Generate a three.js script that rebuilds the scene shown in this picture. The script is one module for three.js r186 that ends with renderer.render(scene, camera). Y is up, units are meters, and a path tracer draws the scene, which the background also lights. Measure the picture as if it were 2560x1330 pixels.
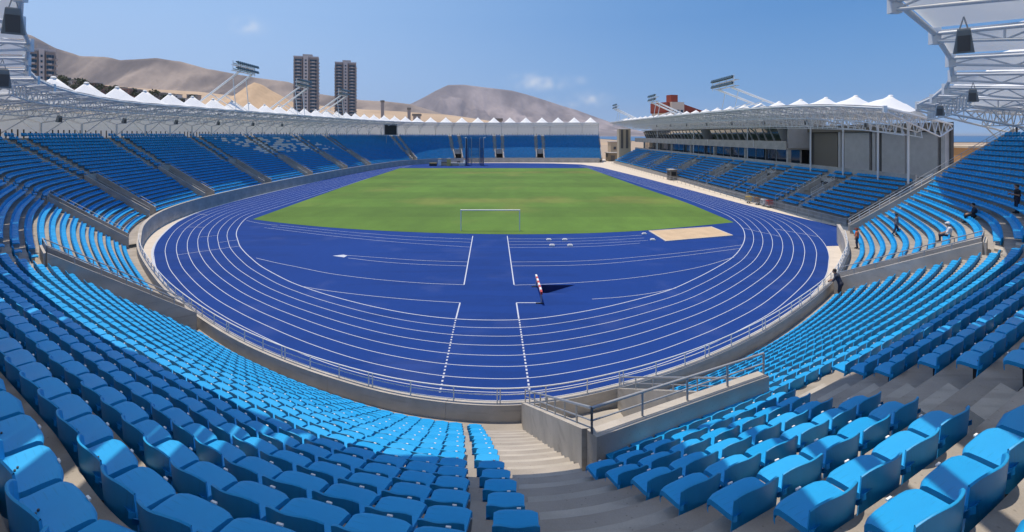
import * as THREE from 'three';
import { mergeGeometries, mergeVertices } from 'three/addons/utils/BufferGeometryUtils.js';
import { MarchingCubes } from 'three/addons/objects/MarchingCubes.js';

// ------------------------------------------------------------------ camera, sky, sun, exposure
// Plan coordinates below are metres: x to the right, d forward from the spectator's tier (world z = -d), y up from the track.
const EYE = 11;
const scene = new THREE.Scene();
const camera = new THREE.PerspectiveCamera(2 * Math.atan(992 / 1300) * 180 / Math.PI, 2560 / 1984, 0.1, 30000);
camera.position.set(0, EYE, 0);
camera.lookAt(0, EYE, -100);
camera.setViewOffset(2560, 1984, 0, 654, 2560, 1330);            // a level camera with the lens shifted down

const SUN = new THREE.Vector3(-0.16, 0.96, -0.15).normalize();   // high, from the left and a little ahead
const sun = new THREE.DirectionalLight(0xfff0da, 4.2);
sun.position.copy(SUN).multiplyScalar(400).add(new THREE.Vector3(0, 0, -90));
sun.target.position.set(0, 0, -90);
sun.castShadow = true;
sun.shadow.mapSize.set(4096, 4096);
Object.assign(sun.shadow.camera, { left: -140, right: 140, top: 180, bottom: -180, near: 50, far: 900 });
sun.shadow.radius = 1;
scene.add(sun, sun.target);

const renderer = new THREE.WebGLRenderer({ antialias: true });
renderer.toneMapping = THREE.LinearToneMapping;
renderer.toneMappingExposure = 1.0;
renderer.shadowMap.enabled = true;

// ------------------------------------------------------------------ numbers
let seed = 20240611;
const rnd = () => { seed = (seed + 0x6D2B79F5) | 0; let t = Math.imul(seed ^ (seed >>> 15), 1 | seed); t = (t + Math.imul(t ^ (t >>> 7), 61 | t)) ^ t; return ((t ^ (t >>> 14)) >>> 0) / 4294967296; };
const lerp = (a, b, t) => a + (b - a) * t, clamp = (v, a, b) => Math.min(b, Math.max(a, v));
const smooth = (a, b, v) => { const t = clamp((v - a) / (b - a), 0, 1); return t * t * (3 - 2 * t); };
const hash2 = (x, y, s = 0) => { let n = Math.imul(x | 0, 374761393) ^ Math.imul(y | 0, 668265263) ^ Math.imul(s | 0, 974634213); n = Math.imul(n ^ (n >>> 13), 1274126177); return ((n ^ (n >>> 16)) >>> 0) / 4294967296; };
function vnoise(x, y, per = 0, s = 0) {
  const xi = Math.floor(x), yi = Math.floor(y), fx = x - xi, fy = y - yi, u = fx * fx * (3 - 2 * fx), v = fy * fy * (3 - 2 * fy);
  const w = (a) => per ? ((a % per) + per) % per : a;
  return lerp(lerp(hash2(w(xi), w(yi), s), hash2(w(xi + 1), w(yi), s), u), lerp(hash2(w(xi), w(yi + 1), s), hash2(w(xi + 1), w(yi + 1), s), u), v);
}
function fbm(x, y, oct = 4, per = 0, s = 0) { let a = 0, m = 0.5, t = 0; for (let i = 0; i < oct; i++) { a += m * vnoise(x, y, per, s + i); t += m; m *= 0.5; x *= 2; y *= 2; per *= 2; } return a / t; }

// ------------------------------------------------------------------ sky
{
  const W = 1024, Hh = 512, data = new Float32Array(W * Hh * 4);
  const toLin = (c) => c.map((v) => Math.pow(v / 255, 2.2));
  const zen = toLin([52, 104, 186]), sideR = [toLin([150, 187, 230]), toLin([116, 165, 219]), toLin([92, 146, 208])], sideL = [toLin([193, 213, 243]), toLin([174, 204, 244]), toLin([163, 199, 245])];
  for (let j = 0; j < Hh; j++) for (let i = 0; i < W; i++) {
    const az = (i + 0.5) / W * 2 * Math.PI - Math.PI, el = (j + 0.5) / Hh * Math.PI - Math.PI / 2;
    const dx = Math.cos(el) * Math.cos(az), dz = Math.cos(el) * Math.sin(az), dy = Math.sin(el);
    const e = Math.max(0, el) * 180 / Math.PI, c = [0, 0, 0];
    const left = 1 - smooth(-0.75, 0.62, dx);                     // the air is paler on the sun's side
    for (let k = 0; k < 3; k++) {
      const col = (p) => (e < 4 ? lerp(p[0][k], p[1][k], e / 4) : e < 12 ? lerp(p[1][k], p[2][k], (e - 4) / 8) : lerp(p[2][k], zen[k], smooth(12, 85, e)));
      c[k] = lerp(col(sideR), col(sideL), left);
    }
    if (el > 0.02 && el < 0.6) {                                  // a few thin scraps of cloud low over the hills
      const ax = Math.atan2(dx, -dz) * 57.3, ey = el * 57.3;
      let m = 0;
      for (const [ca, ce, wa, we, st] of [[-26.9, 10.6, 1.1, 0.55, 0.5], [3.0, 5.75, 2.3, 0.55, 0.8], [8.5, 3.9, 1.5, 0.5, 0.9], [5.6, 3.5, 1.6, 0.6, 0.5], [1.6, 6.5, 1.3, 0.3, 0.3], [7.9, 6.0, 0.8, 0.3, 0.35], [-31, 14, 3, 0.5, 0.12], [30, 20, 4, 1, 0.08]]) {
        const q = ((ax - ca) / wa) ** 2 + ((ey - ce) / we) ** 2;
        if (q < 6) m = Math.max(m, st * Math.exp(-q * 0.9) * smooth(0.3, 0.7, fbm(ax * 1.7 + 50, ey * 4.5 + 9, 4)));
      }
      for (let k = 0; k < 3; k++) c[k] = lerp(c[k], [0.86, 0.88, 0.93][k], clamp(m, 0, 1));
    }
    if (el < 0) for (let k = 0; k < 3; k++) c[k] = lerp(c[k], [0.30, 0.25, 0.2][k], smooth(0, 0.12, -el));
    const o = (j * W + i) * 4;
    data[o] = c[0]; data[o + 1] = c[1]; data[o + 2] = c[2]; data[o + 3] = 1;
  }
  const t = new THREE.DataTexture(data, W, Hh, THREE.RGBAFormat, THREE.FloatType);
  t.mapping = THREE.EquirectangularReflectionMapping; t.magFilter = THREE.LinearFilter; t.minFilter = THREE.LinearFilter; t.wrapS = THREE.RepeatWrapping; t.needsUpdate = true;
  scene.background = t; scene.environment = t;
}
scene.fog = new THREE.FogExp2(0xc3d0e6, 0.00004);

// ------------------------------------------------------------------ materials
function tex(n, m, fn, { srgb = true, repeat = [1, 1] } = {}) {
  const d = new Uint8Array(n * m * 4);
  for (let j = 0; j < m; j++) for (let i = 0; i < n; i++) { const c = fn(i, j, n, m), o = (j * n + i) * 4; d[o] = clamp(c[0], 0, 255); d[o + 1] = clamp(c[1], 0, 255); d[o + 2] = clamp(c[2], 0, 255); d[o + 3] = 255; }
  const t = new THREE.DataTexture(d, n, m, THREE.RGBAFormat);
  t.wrapS = t.wrapT = THREE.RepeatWrapping; t.magFilter = THREE.LinearFilter; t.minFilter = THREE.LinearMipmapLinearFilter; t.generateMipmaps = true;
  if (srgb) t.colorSpace = THREE.SRGBColorSpace;
  t.repeat.set(...repeat); t.needsUpdate = true;
  return t;
}
const sr = (l) => 255 * (l <= 0.0031308 ? 12.92 * l : 1.055 * Math.pow(l, 1 / 2.4) - 0.055);
const tint = (r, g, b, k) => [sr(r * k), sr(g * k), sr(b * k)];
const std = (rgb, rough = 0.8, extra = {}) => { const m = new THREE.MeshStandardMaterial({ roughness: rough, ...extra }); m.color.setRGB(...rgb); return m; };
const concreteTex = (r, g, b, amp, sd) => tex(512, 512, (i, j) => {
  const x = i / 512, y = j / 512; let k = 1 + amp * (fbm(x * 6, y * 6, 5, 6, sd) - 0.5) * 2 + amp * 0.5 * (hash2(i, j, sd) - 0.5);
  const st = fbm(x * 3, y * 24, 3, 3, sd + 30); k *= 1 - amp * 0.6 * smooth(0.62, 0.8, st);
  if (hash2(i >> 1, j >> 1, sd + 5) > 0.996) k *= 0.7;
  return tint(r, g, b, k);
}, { repeat: [0.25, 0.25] });
const bumpTex = tex(256, 256, (i, j) => { const v = 128 + 110 * (fbm(i / 256 * 16, j / 256 * 16, 4, 16, 77) - 0.5) + 30 * (hash2(i, j, 3) - 0.5); return [v, v, v]; }, { srgb: false, repeat: [0.5, 0.5] });
const M = {
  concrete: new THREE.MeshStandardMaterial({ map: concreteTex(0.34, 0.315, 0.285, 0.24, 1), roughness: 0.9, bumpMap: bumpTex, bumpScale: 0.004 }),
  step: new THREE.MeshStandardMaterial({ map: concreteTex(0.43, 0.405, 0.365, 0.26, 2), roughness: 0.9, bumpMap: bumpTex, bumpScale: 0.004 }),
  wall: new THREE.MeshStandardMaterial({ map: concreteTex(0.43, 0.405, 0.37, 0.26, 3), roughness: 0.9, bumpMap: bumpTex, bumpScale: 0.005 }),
  apron: new THREE.MeshStandardMaterial({ map: concreteTex(0.60, 0.54, 0.46, 0.1, 4), roughness: 0.92 }),
  desert: new THREE.MeshStandardMaterial({ map: concreteTex(0.40, 0.31, 0.22, 0.2, 5), roughness: 1 }),
  greyPanel: new THREE.MeshStandardMaterial({ map: concreteTex(0.5, 0.5, 0.5, 0.1, 6), roughness: 0.8 }),
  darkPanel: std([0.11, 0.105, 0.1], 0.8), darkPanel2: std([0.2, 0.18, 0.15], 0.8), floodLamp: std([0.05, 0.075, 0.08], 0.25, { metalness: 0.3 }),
  track: new THREE.MeshPhysicalMaterial({
    roughness: 0.85, specularIntensity: 0.4, bumpMap: bumpTex, bumpScale: 0.002,
    map: tex(1024, 1024, (i, j) => { const x = i / 1024, y = j / 1024; const k = 1 + 0.14 * (fbm(x * 5, y * 5, 5, 5, 11) - 0.5) + 0.16 * (hash2(i, j, 4) - 0.5) + 0.05 * (fbm(x * 60, y * 60, 2, 60, 8) - 0.5); const dust = smooth(0.58, 0.85, fbm(x * 9, y * 9, 5, 9, 21)) * 0.012, worn = smooth(0.55, 0.75, fbm(x * 3, y * 22, 4, 3, 23)) * 0.1, kk = k - worn * (0.5 + fbm(x * 30, y * 30, 2, 30, 2)); return tint(0.007 + dust, 0.043 + dust, 0.222 + dust, kk); }, { repeat: [0.04, 0.04] }),
  }),
  grass: new THREE.MeshStandardMaterial({
    roughness: 1,
    map: tex(1024, 1024, (i, j) => {
      const x = i / 1024, y = j / 1024, stripe = (Math.floor(y * 12) % 2) ? 1.06 : 0.94;
      const a = fbm(x * 7, y * 7, 5, 7, 31), b = fbm(x * 40, y * 40, 3, 40, 33), dry = smooth(0.5, 0.85, fbm(x * 5, y * 11, 4, 5, 41));
      const k = stripe * (0.82 + 0.36 * a) * (0.88 + 0.24 * b) * (0.9 + 0.2 * hash2(i, j, 9));
      return tint(lerp(0.088, 0.142, dry), lerp(0.174, 0.182, dry), lerp(0.024, 0.036, dry), k);
    }, { repeat: [1 / 64, 1 / 120] }),
  }),
  line: std([0.52, 0.56, 0.64], 0.7),
  sand: new THREE.MeshStandardMaterial({ map: concreteTex(0.56, 0.42, 0.27, 0.12, 7), roughness: 1, bumpMap: bumpTex, bumpScale: 0.02 }),
  white: std([0.78, 0.78, 0.76], 0.55),
  steel: std([0.68, 0.70, 0.71], 0.45),
  galv: std([0.42, 0.44, 0.46], 0.45, { metalness: 0.5 }),
  dark: std([0.03, 0.032, 0.035], 0.6),
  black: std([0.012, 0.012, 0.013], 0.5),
  redPaint: std([0.55, 0.06, 0.035], 0.5),
  yellow: std([0.62, 0.44, 0.12], 0.6),
  brownBox: std([0.26, 0.13, 0.06], 0.7),
  pitWall: std([0.018, 0.03, 0.12], 0.8),
  seat: new THREE.MeshPhysicalMaterial({ roughness: 0.45, specularIntensity: 0.6, map: tex(256, 256, (i, j) => { const x = i / 256, y = j / 256, f = fbm(x * 6, y * 6, 5, 6, 51), sc = fbm(x * 4, y * 40, 3, 4, 57), k = 0.94 + 0.1 * (f - 0.5) - 0.1 * smooth(0.68, 0.8, sc) + 0.05 * (hash2(i, j, 6) - 0.5); const d = hash2(i >> 2, j >> 2, 19) > 0.992 ? 0.12 : 0; return tint(k + d, k, k, 1); }, { repeat: [1.6, 1.6] }) }),
  seatFar: new THREE.MeshPhysicalMaterial({ roughness: 0.5, specularIntensity: 0.4 }),
  fabric: new THREE.MeshPhysicalMaterial({ roughness: 0.95, transmission: 0.28, thickness: 0, side: THREE.DoubleSide }),
  glass: new THREE.MeshPhysicalMaterial({ roughness: 0.08, metalness: 0, clearcoat: 1, clearcoatRoughness: 0.05 }),
  greenGlass: new THREE.MeshPhysicalMaterial({ roughness: 0.08, clearcoat: 1, clearcoatRoughness: 0.05 }),
  net: std([0.05, 0.06, 0.07], 0.9),
};
M.seat.color.setRGB(0.010, 0.175, 0.56);
M.seatFar.color.setRGB(1, 1, 1);
M.fabric.color.setRGB(0.86, 0.88, 0.88);
M.glass.color.setRGB(0.012, 0.035, 0.06);
M.greenGlass.color.setRGB(0.02, 0.055, 0.05);

// ------------------------------------------------------------------ building helpers
const V = (x, y, d) => new THREE.Vector3(x, y, -d);
const used = new Map();
const numbered = (n) => { const c = used.get(n) || 0; used.set(n, c + 1); return c ? n + '_' + String(c).padStart(3, '0') : n; };
function add(name, geo, mat, parent) { const m = new THREE.Mesh(geo, mat); m.name = name; m.castShadow = m.receiveShadow = true; parent.add(m); return m; }
function thing(name, label, category, pos = [0, 0, 0], turn = 0, group) {
  const g = new THREE.Group(); g.name = numbered(name); g.position.copy(V(...pos)); g.rotation.y = turn; g.userData = { label, category }; if (group) g.userData.group = group; scene.add(g); return g;
}
function solo(name, geo, mat, label, category, group) { const m = add(numbered(name), geo, mat, scene); m.userData = { label, category }; if (group) m.userData.group = group; return m; }
function struct(name, geo, mat, label) { const m = add(numbered(name), geo, mat, scene); m.userData = { kind: 'structure', label, category: name.replace(/_/g, ' ') }; return m; }
const box = (w, h, d, x = 0, y = 0, z = 0) => new THREE.BoxGeometry(w, h, d).translate(x, y, z);
const mg = (list) => mergeGeometries(list.map((g) => { const q = g.index ? g.toNonIndexed() : g; for (const k of Object.keys(q.attributes)) if (!['position', 'normal', 'uv'].includes(k)) q.deleteAttribute(k); return q; }));
const _m = new THREE.Matrix4(), _x = new THREE.Vector3(), _y = new THREE.Vector3(), _z = new THREE.Vector3();
function frame(a, b, up = new THREE.Vector3(0, 1, 0)) { _z.subVectors(b, a).normalize(); _x.crossVectors(up, _z); if (_x.lengthSq() < 1e-6) _x.set(1, 0, 0); _x.normalize(); _y.crossVectors(_z, _x); return _m.makeBasis(_x, _y, _z).setPosition((a.x + b.x) / 2, (a.y + b.y) / 2, (a.z + b.z) / 2); }
const bar = (a, b, w, h = w) => new THREE.BoxGeometry(w, h, a.distanceTo(b)).applyMatrix4(frame(a, b));
const rod = (a, b, r, n = 6) => new THREE.CylinderGeometry(r, r, a.distanceTo(b), n).rotateX(Math.PI / 2).applyMatrix4(frame(a, b));
const pipe = (pts, r, n = 6, seg) => new THREE.TubeGeometry(new THREE.CatmullRomCurve3(pts, false, 'centripetal'), seg || pts.length * 3, r, n);
// a sheet from rows of points: rows[i][j]; uv in metres
function sheet(rows, uvf) {
  const p = [], uv = [], idx = [], nj = rows[0].length;
  rows.forEach((r, i) => r.forEach((q, j) => { p.push(q.x, q.y, q.z); const t = uvf ? uvf(q, i, j) : [q.x, q.z]; uv.push(t[0], t[1]); }));
  for (let i = 0; i + 1 < rows.length; i++) for (let j = 0; j + 1 < nj; j++) { const a = i * nj + j, b = a + 1, c = a + nj, e = c + 1; idx.push(a, c, b, b, c, e); }
  const g = new THREE.BufferGeometry(); g.setAttribute('position', new THREE.Float32BufferAttribute(p, 3)); g.setAttribute('uv', new THREE.Float32BufferAttribute(uv, 2)); g.setIndex(idx); g.computeVertexNormals(); return g;
}
// quads given as lists of four corners
function quads(list, uvf) {
  const p = [], n = [], uv = []; const e1 = new THREE.Vector3(), e2 = new THREE.Vector3();
  for (const [a, b, c, d] of list) {
    e1.subVectors(b, a); e2.subVectors(d, a); const N = e1.cross(e2).normalize();
    for (const q of [a, b, c, a, c, d]) { p.push(q.x, q.y, q.z); n.push(N.x, N.y, N.z); if (uvf) uv.push(...uvf(q, N)); else if (Math.abs(N.y) > 0.7) uv.push(q.x, q.z); else uv.push(Math.abs(N.x) > Math.abs(N.z) ? q.z : q.x, q.y); }
  }
  const g = new THREE.BufferGeometry(); g.setAttribute('position', new THREE.Float32BufferAttribute(p, 3)); g.setAttribute('normal', new THREE.Float32BufferAttribute(n, 3)); g.setAttribute('uv', new THREE.Float32BufferAttribute(uv, 2)); return g;
}
// prism over a plan outline [[x,d]...] between heights
function slab(outline, y0, y1) {
  const tops = outline.map((o) => typeof y1 === 'function' ? y1(o) : y1), list = [], n = outline.length;
  const pts = outline.map((o) => new THREE.Vector2(o[0], o[1])); const cw = THREE.ShapeUtils.isClockWise(pts);
  for (let i = 0; i < n; i++) { const k = (i + 1) % n, A = outline[i], B = outline[k]; const q = [V(A[0], y0, A[1]), V(B[0], y0, B[1]), V(B[0], tops[k], B[1]), V(A[0], tops[i], A[1])]; list.push(cw ? q : [q[1], q[0], q[3], q[2]]); }
  for (const t of THREE.ShapeUtils.triangulateShape(pts, [])) { const q = t.map((k) => V(outline[k][0], tops[k], outline[k][1])); const lo = t.map((k) => V(outline[k][0], y0, outline[k][1])); list.push([q[0], q[1], q[2], q[2]], [lo[2], lo[1], lo[0], lo[0]]); }
  return quads(list.map((q) => q), null);
}
// flat sheet over a plan outline with holes, at height y
function floorShape(outline, y, holes = []) {
  const s = new THREE.Shape(outline.map((o) => new THREE.Vector2(o[0], o[1])));
  for (const h of holes) s.holes.push(new THREE.Path(h.map((o) => new THREE.Vector2(o[0], o[1]))));
  const g = new THREE.ShapeGeometry(s); g.rotateX(-Math.PI / 2); g.translate(0, y, 0);
  const p = g.attributes.position, uv = g.attributes.uv; for (let i = 0; i < p.count; i++) uv.setXY(i, p.getX(i), p.getZ(i));
  return g;
}
const curve = (pts, n, closed = false) => new THREE.CatmullRomCurve3(pts.map((q) => new THREE.Vector3(q[0], 0, q[1])), closed, 'centripetal').getPoints(n).map((q) => [q.x, q.z]);
// a painted stripe along a plan polyline
function stripe(pts, w, y, dash) {
  const list = []; let run = 0;
  for (let i = 0; i + 1 < pts.length; i++) {
    const a = pts[i], b = pts[i + 1], L = Math.hypot(b[0] - a[0], b[1] - a[1]); if (L < 1e-6) continue;
    const on = !dash || (run % (2 * dash)) < dash; run += L; if (!on) continue;
    const nrm = (k) => { const p = pts[Math.max(0, k - 1)], q = pts[Math.min(pts.length - 1, k + 1)], l = Math.hypot(q[0] - p[0], q[1] - p[1]) || 1; return [-(q[1] - p[1]) / l * w / 2, (q[0] - p[0]) / l * w / 2]; };
    const n0 = nrm(i), n1 = nrm(i + 1);
    list.push([V(a[0] - n0[0], y, a[1] - n0[1]), V(b[0] - n1[0], y, b[1] - n1[1]), V(b[0] + n1[0], y, b[1] + n1[1]), V(a[0] + n0[0], y, a[1] + n0[1])]);
  }
  return quads(list);
}
const inside = (poly, x, d) => { let c = false; for (let i = 0, j = poly.length - 1; i < poly.length; j = i++) { const [xi, yi] = poly[i], [xj, yj] = poly[j]; if ((yi > d) !== (yj > d) && x < (xj - xi) * (d - yi) / (yj - yi) + xi) c = !c; } return c; };
const resample = (pts, step) => { const out = [pts[0]]; let acc = 0; for (let i = 0; i + 1 < pts.length; i++) { let a = pts[i]; const b = pts[i + 1]; let L = Math.hypot(b[0] - a[0], b[1] - a[1]); while (acc + L >= step) { const t = (step - acc) / L; a = [lerp(a[0], b[0], t), lerp(a[1], b[1], t)]; out.push(a); L = Math.hypot(b[0] - a[0], b[1] - a[1]); acc = 0; } acc += L; } return out; };

// ------------------------------------------------------------------ ground, track, field
const PIT = [[2.15, 36.25], [4.65, 36.25], [4.65, 38.2], [2.15, 38.2]];
struct('desert_ground', floorShape([[-9000, -600], [9000, -600], [9000, 14000], [-9000, 14000]], -0.06, [PIT]), M.desert, 'wide sandy desert plain around the stadium');
struct('sea', floorShape([[220, 800], [9000, 500], [9000, 13500], [900, 13500]], 0.6), std([0.05, 0.13, 0.26], 0.35), 'hazy blue sea beyond the main stand');
struct('concrete_apron', floorShape([[-70, -12], [62, -12], [62, 240], [-70, 240]], -0.012, [PIT]), M.apron, 'pale beige concrete apron around the running track');

const outerLeft = curve([[-36, 203], [-41.9, 194.6], [-45.2, 172], [-46.2, 140], [-46.3, 112], [-46.2, 93], [-45.7, 82], [-44.4, 73], [-42.3, 66], [-39.5, 59.5], [-36.7, 53.9], [-33.8, 49], [-30.4, 44.3], [-27.1, 40.2], [-24.1, 36.8], [-21, 33.6], [-17.4, 30.3], [-14.3, 27.7], [-11.4, 25.5], [-8.3, 23.5], [-5.3, 22], [-3, 21.3], [-1, 21]], 220);
const outerRight = curve([[-1, 21], [0.4, 21], [3, 21.7], [6, 23.1], [9.3, 25.2], [13.2, 28.3], [17, 31.8], [20.8, 36], [23.9, 39.8], [26.6, 43.7], [28.9, 47.4], [31.2, 51.6]], 120);
const chute = [[33.4, 51.8], [39.3, 62.7], [38.1, 70.8], [36.9, 83], [35.9, 103], [34, 134], [30.5, 178], [26, 196], [16, 203], [0, 206], [-20, 206]];
const track = struct('running_track', floorShape([...outerLeft, ...outerRight.slice(1), ...chute], 0, [PIT]), M.track, 'bright blue synthetic running track with white lane lines');
const innerPts = [[-36.6, 190], [-36.9, 168], [-36.4, 110], [-36, 83.6], [-35.6, 70.8], [-34.7, 67.4], [-32.5, 61.7], [-30.7, 57.9], [-28.8, 54.6], [-27, 51.6], [-25.2, 49], [-23.4, 46.6], [-21.1, 43.7], [-18.6, 41], [-16.4, 38.8], [-14, 36.8], [-12.1, 35.4], [-8.6, 33.2], [-5.8, 31.85], [-3.4, 31.15], [-1.45, 30.95], [0.5, 31.02], [2.3, 31.5], [5.4, 32.95], [8.9, 35.2], [11.3, 37.05], [13.7, 39.5], [16.3, 42.4], [19.7, 46.6], [22.3, 50.7], [24.4, 54.6], [25.9, 57.9], [27.3, 61.6], [28.5, 65.9], [29.5, 70.8], [30, 78.6], [30, 92.9], [28.8, 115], [26.6, 152], [25.6, 172], [24, 188]];
const outerPts = [[-43.3, 192], [-45.2, 172], [-46.2, 112], [-46.1, 90], [-45.7, 82], [-44.4, 73], [-41, 62.5], [-36.9, 54.2], [-33.9, 49.2], [-32, 46.5], [-30.4, 44.3], [-28.8, 42.2], [-27.1, 40.2], [-24.1, 36.8], [-21, 33.6], [-18.4, 31.2], [-16.2, 29.3], [-11.2, 25.4], [-7.2, 22.9], [-3.6, 21.45], [-1.4, 21.05], [0.6, 21.05], [2.9, 21.7], [6.6, 23.4], [10.6, 26.2], [13.6, 28.7], [16.4, 31.2], [19.2, 34.2], [22.8, 38.4], [25.2, 41.6], [27.4, 45], [28.9, 47.4], [31, 51.3], [33.2, 56.3], [35.8, 64], [37, 74], [36, 92], [34.4, 118], [32, 152], [30.4, 174], [28, 190]];
for (let k = 0; k <= 8; k++) {
  const c = curve(innerPts.map((p, i) => [lerp(p[0], outerPts[i][0], k / 8), lerp(p[1], outerPts[i][1], k / 8)]), 420);
  add('lane_line', stripe(c, k === 0 ? 0.075 : 0.048, 0.004 + k * 0.0002), M.line, track);
}
const fieldOutline = [...curve([[-37.4, 174], [-36.4, 124], [-35.2, 94], [-34.4, 77], [-33.9, 68]], 40), ...curve([[-33.9, 68], [-29.1, 65.3], [-23.1, 62.5], [-17.7, 60.6], [-11.8, 59.1], [-5.8, 58.1], [0, 57.7], [5.3, 57.9], [9.9, 58.6], [14.7, 59.8], [21.1, 62.4], [28, 65.6]], 60).slice(1), ...curve([[28, 65.6], [28.2, 72.6], [28.4, 85], [27.4, 108], [26, 152], [25.3, 174]], 40).slice(1)];
const grassUV = (g) => { const p = g.attributes.position, uv = g.attributes.uv; for (let i = 0; i < p.count; i++) uv.setXY(i, p.getX(i), p.getZ(i)); return g; };
struct('football_field', grassUV(floorShape(fieldOutline, 0.012)), M.grass, 'mown green grass football field inside the track');
const marks = [[[-4.28, 56.75], [-3.53, 38.24]], [[-3.41, 34.13], [-3.36, 31.15]], [[-0.52, 56.75], [0.15, 38.24]], [[0.29, 34.13], [0.41, 31.15]], [[-3.82, 45.11], [-8.08, 45.69], [-11.47, 46.58], [-15.4, 47.67]], [[-3.8, 43.73], [-7.83, 44.27], [-11.1, 45.11], [-14.69, 46.58]], [[-3.53, 38.24], [-6.54, 38.65], [-9.07, 39.29], [-11.74, 40.17], [-14.67, 41.45], [-18.05, 43.47], [-20.34, 44.83], [-22.93, 46.58]], [[-3.41, 34.13], [-6.41, 34.71], [-9.28, 35.48], [-11.73, 36.29], [-13.68, 37.05], [-15.09, 37.73]], [[-4.23, 55], [-12.22, 56.75], [-19.71, 59.58], [-28.36, 63.56]], [[-4.15, 53.36], [-11.85, 55], [-19.15, 57.89], [-28.95, 62.72]], [[-4.05, 51.07], [-11.49, 53.36], [-18.62, 56.3], [-29.52, 61.9]], [[-0.42, 55.21], [5.1, 55.21], [9.45, 55.86], [14.3, 57.2]], [[-0.37, 53.76], [4.96, 53.76], [9.2, 54.37], [14.12, 55.64]], [[-0.28, 52.19], [4.84, 52.38], [8.96, 52.96], [14.22, 54.37]], [[-0.23, 50.89], [4.71, 51.07], [8.74, 51.62], [13.04, 52.96]], [[-0.1, 45.11], [4.18, 45.25], [7.76, 45.83], [11.58, 47.04], [16.58, 48.97], [23.2, 52.19]], [[-0.07, 43.73], [4.05, 43.87], [7.52, 44.41], [11.25, 45.69], [16.13, 47.67], [22.23, 50.53]], [[0.15, 38.13], [2.96, 38.44], [6.01, 39.07], [9.24, 40.06], [12.83, 41.69], [16.15, 43.73], [20.02, 46.89]], [[5.37, 34.88], [7.62, 35.4], [10.08, 36.39], [11.81, 37.43]], [[-34.2, 67], [-31, 64.6], [-28.5, 63.4]]];
marks.forEach((m, i) => add('marking_line', stripe(m.length > 2 ? curve(m, m.length * 8) : m, m.length > 2 ? 0.055 : 0.085, 0.0062 + i * 0.0001), M.line, track));
add('marking_line', stripe([[0.29, 34.13], [1.92, 34.13]], 0.11, 0.0085), M.line, track);
for (const [a, b] of [[[-3.36, 30.95], [-3.08, 22.2]], [[0.43, 30.95], [0.77, 22]]]) add('dotted_line', stripe(resample([a, b], 0.04), 0.085, 0.0088, 0.18), M.line, track);
for (let k = 0; k < 8; k++) for (const [i, sh] of [[8 - (k >> 1), 0], [9, -1], [32 + (k >> 2), 0]]) {   // short stagger ticks across single lanes
  const p = innerPts[i], q = outerPts[i]; if (sh && k > 5) continue;
  add('stagger_line', stripe([[lerp(p[0], q[0], (k + 0.04) / 8), lerp(p[1], q[1], (k + 0.04) / 8)], [lerp(p[0], q[0], (k + 0.96) / 8), lerp(p[1], q[1], (k + 0.96) / 8)]], 0.07, 0.0095), M.line, track);
}
add('marking_arrow', quads([[V(-16.35, 0.0098, 47.4), V(-15.1, 0.0098, 46.8), V(-15.05, 0.0098, 47.5), V(-15.5, 0.0098, 47.85)]]), M.line, track);
add('track_kerb', (() => { const o = [...outerLeft.slice(14, 200)]; return mg(o.slice(0, -1).map((a, i) => slab([[a[0], a[1]], [o[i + 1][0], o[i + 1][1]], [o[i + 1][0] - 0.16, o[i + 1][1] - 0.05], [a[0] - 0.16, a[1] - 0.05]], 0, 0.05))); })(), M.line, track);
// water jump pit sunk into the infield
{
  const [x0, x1, d0, d1] = [2.15, 4.65, 36.25, 38.2], dp = -0.7;
  const g = thing('water_jump_pit', 'sunken steeplechase water jump pit beside the red and white barrier', 'pit', [0, 0, 0]);
  add('pit_floor', quads([[V(x0, dp, d0), V(x1, 0, d0), V(x1, 0, d1), V(x0, dp, d1)]]), M.track, g);
  add('pit_wall', quads([[V(x0, dp, d1), V(x1, 0, d1), V(x1, 0.001, d1), V(x0, 0.001, d1)], [V(x0, dp, d0), V(x0, dp, d1), V(x0, 0.001, d1), V(x0, 0.001, d0)], [V(x1, 0, d0), V(x0, dp, d0), V(x0, 0.001, d0), V(x1, 0.001, d0)]]), M.pitWall, g);
  const b = thing('steeplechase_barrier', 'red and white striped steeplechase barrier standing at the water jump', 'barrier', [1.9, 0, 36]);
  const A = V(-0.14, 0.76, 1.95), B = V(0.02, 0.76, -2.3);
  for (let k = 0; k < 8; k++) add('beam_section', bar(A.clone().lerp(B, k / 8), A.clone().lerp(B, (k + 1) / 8), 0.13, 0.17), k % 2 ? M.redPaint : M.white, b);
  for (const t of [0.06, 0.94]) { const c = A.clone().lerp(B, t); add('post', bar(V(c.x, 0, -c.z), V(c.x, 0.64, -c.z), 0.1), M.galv, b); add('foot', box(0.5, 0.06, 0.1, c.x - 0.1, 0.03, c.z), M.dark, b); }
}
{
  const s = thing('long_jump_pit', 'rectangular sand pit with pale rim at the field corner', 'sand pit');
  const o = [[15.65, 59.6], [23.9, 62.3], [24.2, 56.9], [15.9, 53.8]], cx = 19.9, cd = 58.1;
  const inn = o.map(([x, d]) => [cx + (x - cx) * 0.96, cd + (d - cd) * 0.95]);
  add('sand', floorShape(inn, 0.05), M.sand, s);
  for (let i = 0; i < 4; i++) { const k = (i + 1) % 4; add('rim_board', slab([o[i], o[k], inn[k], inn[i]], 0.0, 0.07), M.apron, s); }
}
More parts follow.
